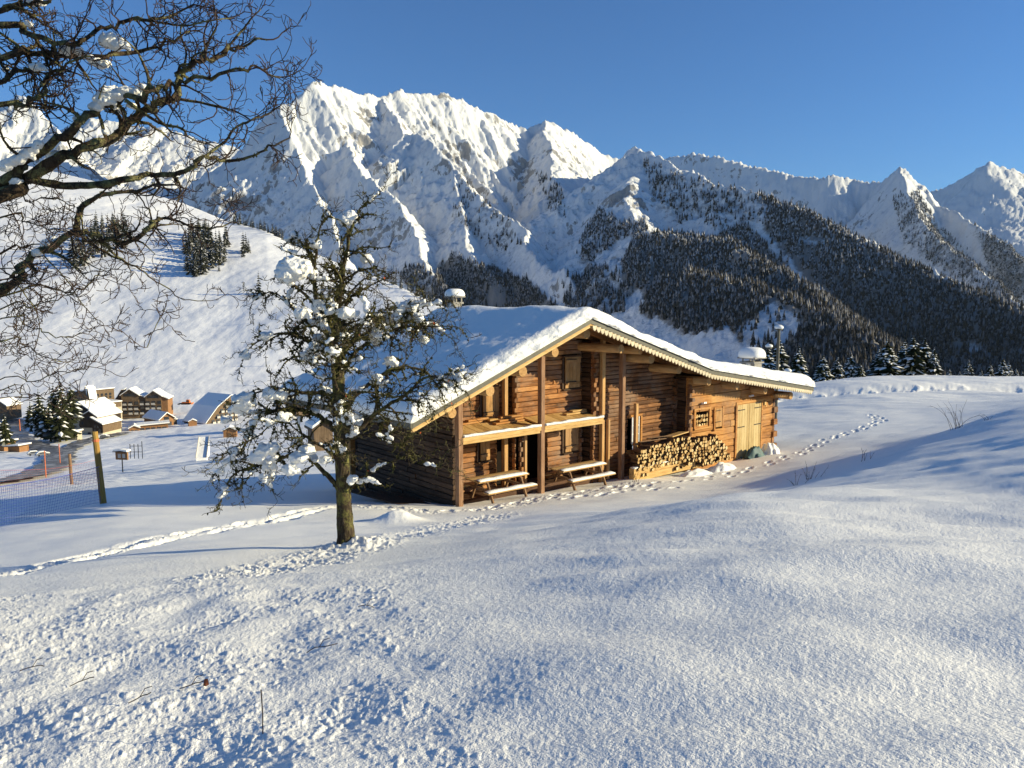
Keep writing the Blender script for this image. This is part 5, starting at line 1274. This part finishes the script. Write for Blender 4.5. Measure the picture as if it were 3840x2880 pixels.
# road
def road(name, pts, w, mat):
    P = [Vector(at(*p)) for p in pts]; P = TreeGen(1).smooth(P, 10); vs = []; fs = []; m = 8
    for i, p in enumerate(P):
        d = P[min(i+1,len(P)-1)]-P[max(i-1,0)]; d.z = 0; d.normalize(); q = Vector((-d.y, d.x, 0)); ww = w*(1+.18*math.sin(i*1.3))
        for j in range(m+1):
            u = p + q*(ww*(j/m-.5)); vs.append((u.x, u.y, ground(u.x, u.y)+.75 - .5*abs(j/m-.5)**2))
    for i in range(len(P)-1):
        for j in range(m): a = i*(m+1)+j; fs.append((a, a+1, a+m+2, a+m+1))
    mb = MB(); mb.add(vs, fs); o = mb.build(name, mat, None, True); o['kind'] = 'structure'; return o
def road_mat():
    m, nt, b = new_mat('wet_road', .45, .4); v = coords(nt, 'Object'); n = noise_t(nt, v, .35, 5, .7); n2 = noise_t(nt, v, .9, 4, .7)
    c = ramp(nt, n2, [(.35,(.045,.040,.035)),(.7,(.10,.09,.08))]); f = math_(nt, 'MULTIPLY', math_(nt, 'SUBTRACT', n, .50), 9, True)
    nt.links.new(mixc(nt, f, c, (.55,.53,.50)), b.inputs['Base Color']); return m
M['road'] = road_mat()
road('road', [(-330,1870,95),(-60,1838,112),(70,1800,132),(170,1757,170),(222,1712,230),(215,1688,270),(160,1660,300),(100,1625,330),(60,1580,370),(50,1545,420)], 8.5, M['road'])
road('road', [(215,1706,240),(260,1682,285),(330,1664,330),(410,1652,352),(470,1644,366)], 7.5, M['road'])
# cars half buried at the roadside
M['car_paint'] = plain('grey_car_paint', (.16,.17,.19), .35, .5)
for (px, py, d, az) in ((128,1703,262,40),(160,1708,255,48),(392,1655,345,20),(355,1664,338,24)):
    x, y, z = at(px, py, d); z = ground(x, y)+.3; t = thing('parked_car', 'snow-covered grey car parked at the roadside below the village', 'car', (x, y, z), R(az), 'snow-covered parked cars')
    mb = MB(); mb.prism([(-2.1,.3),(2.1,.3),(2.15,.75),(1.2,.9),(.6,1.4),(-1.2,1.4),(-1.8,.95),(-2.15,.8)], -.85, .85); mb.build('body', M['car_paint'], t)
    mb = MB(); mb.prism([(.6,1.40),(1.15,.92),(2.1,.78),(2.05,1.0),(1.2,1.15),(.6,1.65),(-1.2,1.65),(-1.9,1.1),(-2.1,.85),(-1.75,.98),(-1.2,1.41)], -.8, .8); mb.build('snow_cover', M['v_snow'], t)
    for u in (-1.3, 1.3):
        for s in (-1, 1):
            mb = MB(); mb.tube([(u,s*.72,.32),(u,s*.9,.32)], .32, 10); mb.build('wheel', M['iron'], t)
    mb = MB(); mb.prism([(-1.1,.95),(.75,.95),(.5,1.33),(-1.0,1.33)], -.87, -.851); mb.build('window', M['v_glass'], t)
# ------------------------------------------------------------------ things around the farmhouse
def hthing(name, label, cat, s, w, z, rot=0, group=None): return thing(name, label, cat, hw(s, w, z), HPHI+rot, group)
def picnic_table(s, w, z, label, L=2.15, seed=1):
    t = hthing('picnic_table', label, 'picnic table', s, w, z, R(-2), 'picnic tables'); rg = random.Random(seed)
    for nm, y0, n, zz, wd in (('table_top', -.38, 5, .74, .145), ('bench', -.86, 2, .44, .14), ('bench', .58, 2, .44, .14)):
        mb = MB()
        for i in range(n): mb.box(-L/2+rg.uniform(-.02,.02), y0+i*(wd+.012), zz-.045, L/2+rg.uniform(-.02,.02), y0+i*(wd+.012)+wd, zz)
        mb.build(nm, M['table'], t)
        if y0 < .5:                                    # snow left lying on the side away from the wall
            mb = MB(); k = 26; d0, d1 = (y0-.01, y0+(.30 if n == 5 else .29))
            vs = []; fs = []
            for i in range(k+1):
                u = -L/2+.03+(L-.06)*i/k; h = .055+.03*float(noise(np.array([u*1.9+seed]), np.array([y0*3]), 2)[0]); e = d1+.06*float(noise(np.array([u*2.7+seed]), np.array([4.]), 6)[0])*(n == 5)
                if i in (0, k): h *= .4
                vs += [(u,d0,zz+.001),(u,d0+.02,zz+h*.85),(u,(d0+e)/2,zz+h),(u,e-.03,zz+h*.8),(u,e,zz+.001)]
            for i in range(k):
                for j in range(4): a = i*5+j; fs.append((a, a+5, a+6, a+1))
            mb.add(vs, fs); mb.build('snow_cover', M['clump_snow'], t, True)
    for x in (-L/2+.35, L/2-.35):
        mb = MB(); mb.beam((x,-.8,.395),(x,.8,.395),.05,.1); mb.beam((x,-.36,.69),(x,.36,.69),.05,.09); mb.build('cross_rail', M['table_leg'], t)
        for sg in (-1, 1):
            mb = MB(); mb.beam((x+.05,sg*.26,.69),(x+.05,sg*.66,-.12),.05,.1); mb.build('leg', M['table_leg'], t)
    return t
picnic_table(1.78, .15, -.02, 'wooden picnic table with snow on its benches below the lower balcony, nearer the corner post')
picnic_table(5.75, .12, -.22, 'wooden picnic table with snow on its benches between the middle and right porch posts', 2.3, 5)
# loose boards on the two balconies
rg = random.Random(5)
for (s0, s1, w, z, rz, bal) in ((2.1,3.5,.75,2.29,3,0),(2.2,3.52,.95,2.29,-2,0),(2.3,3.5,.80,2.36,4,0),(2.05,3.3,1.0,2.36,1,0),(2.5,3.5,.9,2.43,-3,0),(.5,1.9,1.15,2.29,5,0),(.9,2.3,1.3,2.29,-2,0),(1.2,2.5,1.22,2.36,7,0),(5.6,6.8,.75,2.29,3,1),(5.9,6.82,.9,2.29,-3,1),(6.0,6.8,.8,2.36,2,1)):
    t = hthing('plank', ('loose pale plank lying in the heap on the balcony beside the corner post', 'loose pale plank lying at the far end of the other balcony')[bal], 'plank', (s0+s1)/2, w, z+.16*w-.01, R(rz), ('planks on the corner balcony', 'planks on the other balcony')[bal])
    mb = MB(); L = (s1-s0)/2; mb.box(-L,-.09,0,L,.09,.06); o = mb.build('board', M[rg.choice(['rail','deck','plank'])], t); o.parent = None; o.location = t.location; o.rotation_euler = t.rotation_euler
    for k in ('label','category','group'): o[k] = t[k]
    nm = t.name; bpy.data.objects.remove(t); o.name = 'plank'
# squared beams lying along the wall
for i,(s0, s1, w, z0, z1) in enumerate(((8.0,12.4,-.62,-.32,-.06),(8.05,12.2,-.58,-.058,.17),(9.2,11.6,-.30,.02,.2))):
    mb = MB(); mb.box(-(s1-s0)/2,-.12,0,(s1-s0)/2,.12,z1-z0); o = mb.build('timber_beam', M['rail'], None, loc=hw((s0+s1)/2, w, z0), rot=(0,0,HPHI+R(-.5)))
    tag(o, ('long squared beam lying lowest in the snow in front of the firewood', 'squared beam lying on top of the lowest one, with snow along it', 'short squared beam tucked between firewood and the stacked beams')[i], 'beam')
    if i == 1:
        mb = MB(); n = 40
        for k in range(n):
            u = -2.05+4.1*k/n; h = .05+.04*float(noise(np.array([u*1.7]), np.array([.3]), 7)[0]); mb.box(u,-.125,.2305,u+4.1/n+.002,.10,.232+max(.012,h))
        mb.build('snow_strip', M['clump_snow'], o, True)
# firewood: every split log an object, a few shared shapes
FW = []
for k in range(9):
    mb = MB(); r = random.Random(k+40); n = r.choice([3,4,5,6,7]); a0 = r.uniform(0,6.28)
    poly = [(math.cos(a0+6.283*i/n+r.uniform(-.2,.2))*r.uniform(.75,1.1), math.sin(a0+6.283*i/n+r.uniform(-.2,.2))*r.uniform(.75,1.1)) for i in range(n)]
    mb.prism([(p*.078,q*.078) for p,q in poly], -.2, .2)
    mb.m = [0,0]+[1]*n; o = mb.build('firewood_log', [M['cut'], M['bark_log']]); FW.append(o.data); bpy.data.objects.remove(o)
def heap_top(s): return float(np.interp(s, [8.2,9.0,10,11.3,12.4,12.9,13.4,13.9,14.3], [.84,.95,1.08,1.18,1.30,1.30,1.0,.5,.05]))
rg = random.Random(77); row = 0; z = -.12; nlog = 0
while z < 1.35:
    s = 8.3+(.07 if row % 2 else 0)
    while s < 14.35:
        if z < heap_top(s)-.03+rg.uniform(-.05,.05) and nlog < 297 and not (z < .05 and s < 12.0 and rg.random() < .8):
            o = bpy.data.objects.new('firewood_log', rg.choice(FW)); COL.objects.link(o); w = -.46-.28*max(0, min(1, (s-10.2)/1.6))+rg.uniform(-.07,.05) - .12*max(0, .6-z)
            o.location = hw(s+rg.uniform(-.02,.02), w, z+rg.uniform(-.02,.02)-.02*(s-8)*.3); k = rg.uniform(.85,1.25); o.scale = (k, rg.uniform(.85,1.2), k*rg.uniform(.85,1.1)); o.rotation_euler = (R(rg.uniform(-5,5)), rg.uniform(0,6.28), HPHI+R(rg.uniform(-9,9)))
            tag(o, 'split log in the big firewood stack against the farmhouse wall', 'firewood', 'split logs in the firewood stack'); nlog += 1
        s += .152
    z += .132; row += 1
for k in range(15):
    o = bpy.data.objects.new('firewood_log', FW[k % 9]); COL.objects.link(o); o.location = hw(12.72+.185*(k % 5)+rg.uniform(-.02,.02), D_W+.2, 1.37+.2*(k//5)+rg.uniform(-.02,.02)); o.rotation_euler = (0, rg.uniform(0,6.28), HPHI+R(rg.uniform(-8,8))); o.scale = (1.25,1,1.25)
    tag(o, 'split log filling the small square opening above the firewood stack', 'firewood', 'logs in the wall opening')
for i,(s, w, z, rz, tl, lab) in enumerate(((11.1,-.38,1.16,4,8,'wide pale board lying tilted on top of the firewood stack'),(9.7,-.25,1.05,-20,18,'dark weathered board leaning across the lower end of the firewood stack'),(10.3,-.22,1.12,-25,20,'second dark board leaning behind the weathered one on the firewood'))):
    mb = MB(); mb.box(-.62,-.25 if i == 0 else -.1,0,.62,.25 if i == 0 else .1,.04); o = mb.build('board', M['rail'] if i == 0 else M['table_leg'], None, loc=hw(s,w,z), rot=(R(-tl),R(-3),HPHI+R(rz))); tag(o, lab, 'board')
# tarpaulin and snow heap by the barn door
M['tarp'] = plain('teal_tarpaulin', (.07,.13,.13), .6)
def drape(name, s, w, z, L, W, H, mat, seed, label, cat):
    n = 18; vs = []; fs = []
    for i in range(n+1):
        for j in range(n+1):
            u, v = i/n*2-1, j/n*2-1; r = min(1, math.hypot(u, v)); h = H*(1-r**2.2)+.34*H*float(noise(np.array([u*2.3+seed]), np.array([v*2.3]), 5)[0])+.12*H*float(noise(np.array([u*6+seed]), np.array([v*6]), 6)[0])
            vs.append((u*L, v*W, max(h, -.05)))
    for i in range(n):
        for j in range(n): a = i*(n+1)+j; fs.append((a, a+n+1, a+n+2, a+1))
    mb = MB(); mb.add(vs, fs); o = mb.build(name, mat, None, True, hw(s,w,z), (0,0,HPHI)); return tag(o, label, cat)
drape('tarpaulin', 16.7, -.75, -.5, .7, .34, .5, M['tarp'], 1, 'crumpled teal tarpaulin heaped against the foot of the barn door', 'tarpaulin')
drape('snow_heap', 17.75, -.9, -.55, .55, .5, .62, M['clump_snow'], 7, 'white heap of shovelled snow beside the teal tarpaulin', 'snow heap')
drape('snow_heap', 11.2, -1.3, -.5, 1.2, .45, .28, M['clump_snow'], 3, 'low rounded bank of snow in front of the stacked beams', 'snow heap')
drape('snow_heap', 13.2, -1.3, -.5, .9, .45, .30, M['clump_snow'], 9, 'low rounded bank of snow before the lower end of the firewood', 'snow heap')
# wet boards under the left eave
for i in range(4):
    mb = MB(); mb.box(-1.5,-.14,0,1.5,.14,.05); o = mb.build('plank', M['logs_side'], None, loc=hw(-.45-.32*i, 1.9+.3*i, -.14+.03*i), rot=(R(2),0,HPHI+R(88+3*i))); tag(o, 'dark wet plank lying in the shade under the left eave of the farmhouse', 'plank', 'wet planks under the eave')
# mast behind the roof
x, y = at(2915, 1390, 50)[:2]; zb = ground(x, y); zt = at(2915, 1236, 50)[2]
t = thing('lamp_mast', 'grey steel mast with snow-topped lamps standing behind the low end of the roof', 'lamp mast', (x, y, zb)); H = zt-zb
mb = MB(); mb.tube([(0,0,-.3),(0,0,H)], .10, 10); mb.build('pole', M['flash'], t)
for (dx, dz, r) in ((0,0,.24),(-.62,-1.25,.2),(.7,-2.9,.2)):
    if dx:
        mb = MB(); mb.tube([(0,0,H+dz),(dx,0,H+dz+.12)], .035, 6); mb.build('arm', M['flash'], t)
    mb = MB(); mb.tube([(dx,0,H+dz-.02),(dx,0,H+dz+.08)], r, 12); lp = mb.build('lamp_head', M['flash'], t); mb = MB(); mb.blob((dx,0,H+dz+.16), r*1.25, 2, .12, 3, (1,1,.55)); mb.build('snow_cap', M['clump_snow'], lp, True)
# safety fence: tall post, net, and the poles farther down
def pole(name, label, px, top, bot, d, r, mat, lean=0, group=None, bandm=None):
    x, y, z = at(px, bot, d); zt = at(px, top, d)[2]; t = thing(name, label, 'post', (x, y, z), 0, group); t.rotation_euler = (0, R(lean), 0)
    H = zt-z; mb = MB(); mb.tube([(0,0,-.4),(0,0,H*.5),(0,0,H)], [r*1.1,r,r*.92], 10); mb.build('shaft', mat, t)
    if bandm:
        mb = MB(); mb.tube([(0,0,H-.36),(0,0,H-.27)], r*1.05, 10); mb.build('painted_band', bandm, t)
    return t
M['yellow_post'] = wood('yellow_post_timber', (.16,.085,.02), (.36,.21,.05), (.50,.33,.10), 'z')
M['orange_pole'] = plain('orange_pole', (.6,.16,.06), .5)
pole('fence_post', 'tall yellow-brown wooden post with an orange band holding the blue net', 388, 1618, 1892, 26, .105, M['yellow_post'], -3.5, None, M['orange_pole'])
pole('fence_post', 'grey wooden pole standing on the slope below the tall yellow post', 270, 1702, 1823, 60, .12, M['table_leg'], -1)
pole('marker_pole', 'thin orange marker pole beside the road edge', 172, 1690, 1780, 110, .075, M['orange_pole'], 0, 'orange marker poles')
pole('marker_pole', 'thin orange marker pole beside the road edge', 225, 1665, 1732, 200, .12, M['orange_pole'], 0, 'orange marker poles')
pole('marker_pole', 'thin orange marker pole at the far bend of the road', 75, 1572, 1612, 345, .22, M['orange_pole'], 0)
M['net'] = plain('blue_netting', (.05,.07,.34), .6); M['net_red'] = plain('red_rope', (.55,.10,.07), .6); M['net_pink'] = plain('pink_netting', (.50,.20,.18), .6)
def net(name, label, A, B, H0, H1, mats, nx, ny, rad, sag=.12):
    t = thing(name, label, 'safety net', A); a = Vector(A); b = Vector(B)
    def P(u, v):
        p = a.lerp(b, u); p.z = ground(p.x, p.y)+.03+(H0+(H1-H0)*u)*v*(1-sag*math.sin(math.pi*u)) ; return (p.x-a.x, p.y-a.y+.08*math.sin(u*9+v*2), p.z-a.z)
    mb = MB()
    for i in range(nx+1): mb.tube([P(i/nx, j/8) for j in range(9)], rad, 3, False)
    for j in range(ny+1): mb.tube([P(i/40, j/ny) for i in range(41)], rad, 3, False)
    mb.build('netting', mats[0], t); mb = MB(); mb.tube([P(i/40, 1.) for i in range(41)], rad*2.2, 5, False); mb.build('top_rope', mats[1], t); return t
x0, y0, z0 = at(386, 1885, 26); x1, y1, z1 = at(-180, 1995, 19.5)
net('safety_net', 'blue plastic safety net stretched across the snow from the tall yellow post', (x0, y0, ground(x0,y0)), (x1, y1, ground(x1,y1)), 1.28, 1.25, (M['net'], M['net']), 88, 12, .0045)
x0, y0, z0 = at(366, 1700, 60); x1, y1, z1 = at(-120, 1850, 46)
net('safety_net', 'faded pink safety net with a red top rope running along the piste edge', (x0, y0, ground(x0,y0)), (x1, y1, ground(x1,y1)), 1.9, 1.6, (M['net_pink'], M['net_red']), 70, 8, .0035, .25)
# dry stems sticking out of the snow
def stems(px, py, d, n, h, label, seed, arch=.6):
    x, y, _ = at(px, py, d); z = ground_fine(x, y); rg = random.Random(seed); mb = MB()
    for i in range(n):
        a = rg.uniform(0, 6.28); L = h*rg.uniform(.5, 1.1); b = arch*rg.uniform(.2, 1.2); p = Vector((rg.gauss(0,.10), rg.gauss(0,.10), -.1)); pts = [p.copy()]; d_ = Vector((math.cos(a)*.25, math.sin(a)*.2, 1)).normalized()
        for k in range(9):
            d_ = (d_ + Vector((math.cos(a), math.sin(a)*.6, -.35))*b*.17 + Vector((rg.gauss(0,1),rg.gauss(0,1),rg.gauss(0,1)))*.05).normalized(); p = p + d_*L/9; pts.append(p.copy())
            if k > 3 and rg.random() < .35:
                q = (d_ + Vector((rg.gauss(0,1),rg.gauss(0,1),rg.gauss(0,1)))*.5).normalized(); mb.tube([p, p+q*L*.08, p+q*L*.16+Vector((0,0,-.02))], [.0035,.003,.002], 3, False)
        mb.tube(pts, [.008-.0006*k for k in range(len(pts))], 4, False)
    o = mb.build('dry_shrub', M['twig'], None, loc=(x, y, z)); return tag(o, label, 'shrub')
stems(3592, 1668, 24.5, 11, 1.35, 'dry shrub with long arching stems on the crest of the snowy bank', 3, .8)
stems(3040, 1800, 21, 9, .6, 'small tuft of straight dry stems at the foot of the snowy bank', 4, .3)
stems(3245, 1735, 22.5, 6, .45, 'tiny tuft of thin dry stems halfway up the snowy bank', 5, .3)
stems(2985, 1812, 20.4, 5, .5, 'sparse bent dry stems lowest on the snowy bank', 8, .7)
stems(2385, 1782, 28.2, 6, .7, 'few dry weed stalks beside the right porch post', 6, .3)
stems(3700, 1672, 24, 7, .3, 'low matted tuft of dry grass on the bank beside the arching shrub', 9, 1.2)
# twigs and a leaf dropped on the snow close to the camera
M['dead_leaf'] = plain('brown_leaf', (.22,.07,.03), .8)
for i,(px, py, lab) in enumerate(((1190,2450,'dark forked twig standing up from the snow in front of the fruit tree'),(530,2662,'small dark twig lying in the crumbly snow below the leaf'),(1375,2285,'thin pale twig lying on the snow below the fruit tree'),(115,2525,'short yellowish twig near the frame edge on crumbly snow'),(305,2580,'tiny dark twig in the crumbly snow left of the leaf'),(985,2760,'straight pale grass stalk standing in the foreground snow'),(720,2600,'tiny dark twig beside the brown leaf'))):
    tx, tz = ray(px, py); dd = np.linspace(1.5, 20, 1500); k = np.nonzero(h_low(tx*dd, dd) >= EYE+tz*dd)[0][0]; x, y = tx*dd[k], dd[k]; z = ground_fine(x, y); rg = random.Random(i); mb = MB()
    if i == 5: pts = [Vector((0,0,-.05)), Vector((.004,0,.1)), Vector((.0,0,.24))]
    else:
        d_ = Vector((1,.2,.5 if i else 1.3)).normalized(); p = Vector((-.08,0,.0)); pts = [p.copy()]
        for k in range(6): d_ = (d_+Vector((rg.gauss(0,1),rg.gauss(0,1),rg.gauss(0,.6)))*.25).normalized(); p = p+d_*(.05 if i == 0 else .028); pts.append(p.copy())
        q = pts[3]; mb.tube([q, q+Vector((.03,.01,.05)), q+Vector((.08,.0,.07))], .0025, 4, False)
    mb.tube(pts, .0035, 5, False); o = mb.build('twig', M['twig'], None, loc=(x,y,z+.015)); tag(o, lab, 'twig')
tx, tz = ray(773, 2585); dd = np.linspace(1.5, 20, 1500); k = np.nonzero(h_low(tx*dd, dd) >= EYE+tz*dd)[0][0]; x, y = tx*dd[k], dd[k]
mb = MB(); mb.add([(-.02,0,0),(0,-.008,.0),(.022,0,.01),(.012,.004,.05),(-.012,.006,.045),(0,.0,.024)], [(0,1,5),(1,2,5),(2,3,5),(3,4,5),(4,0,5)]); o = mb.build('fallen_leaf', M['dead_leaf'], None, loc=(x,y,ground_fine(x,y)+.005)); tag(o, 'curled red-brown leaf standing on the crumbly snow in the foreground', 'leaf')
# ------------------------------------------------------------------ clear mountain air: one closed box of thin haze round everything
def haze(density):
    mb = MB(); mb.box(-24500, -400, -420, 24500, 10500, 1750); m = bpy.data.materials.new('mountain_air'); m.use_nodes = True; nt = m.node_tree
    nt.nodes.remove(nt.nodes['Principled BSDF']); v = nt.nodes.new('ShaderNodeVolumePrincipled'); v.inputs['Color'].default_value = (.66,.83,1,1); v.inputs['Density'].default_value = density
    nt.links.new(v.outputs[0], nt.nodes['Material Output'].inputs['Volume']); o = mb.build('haze', m); o['kind'] = 'stuff'; tag(o, 'thin clear winter air between the farmhouse and the far mountains', 'haze', kind='stuff')
haze(1.3e-5)
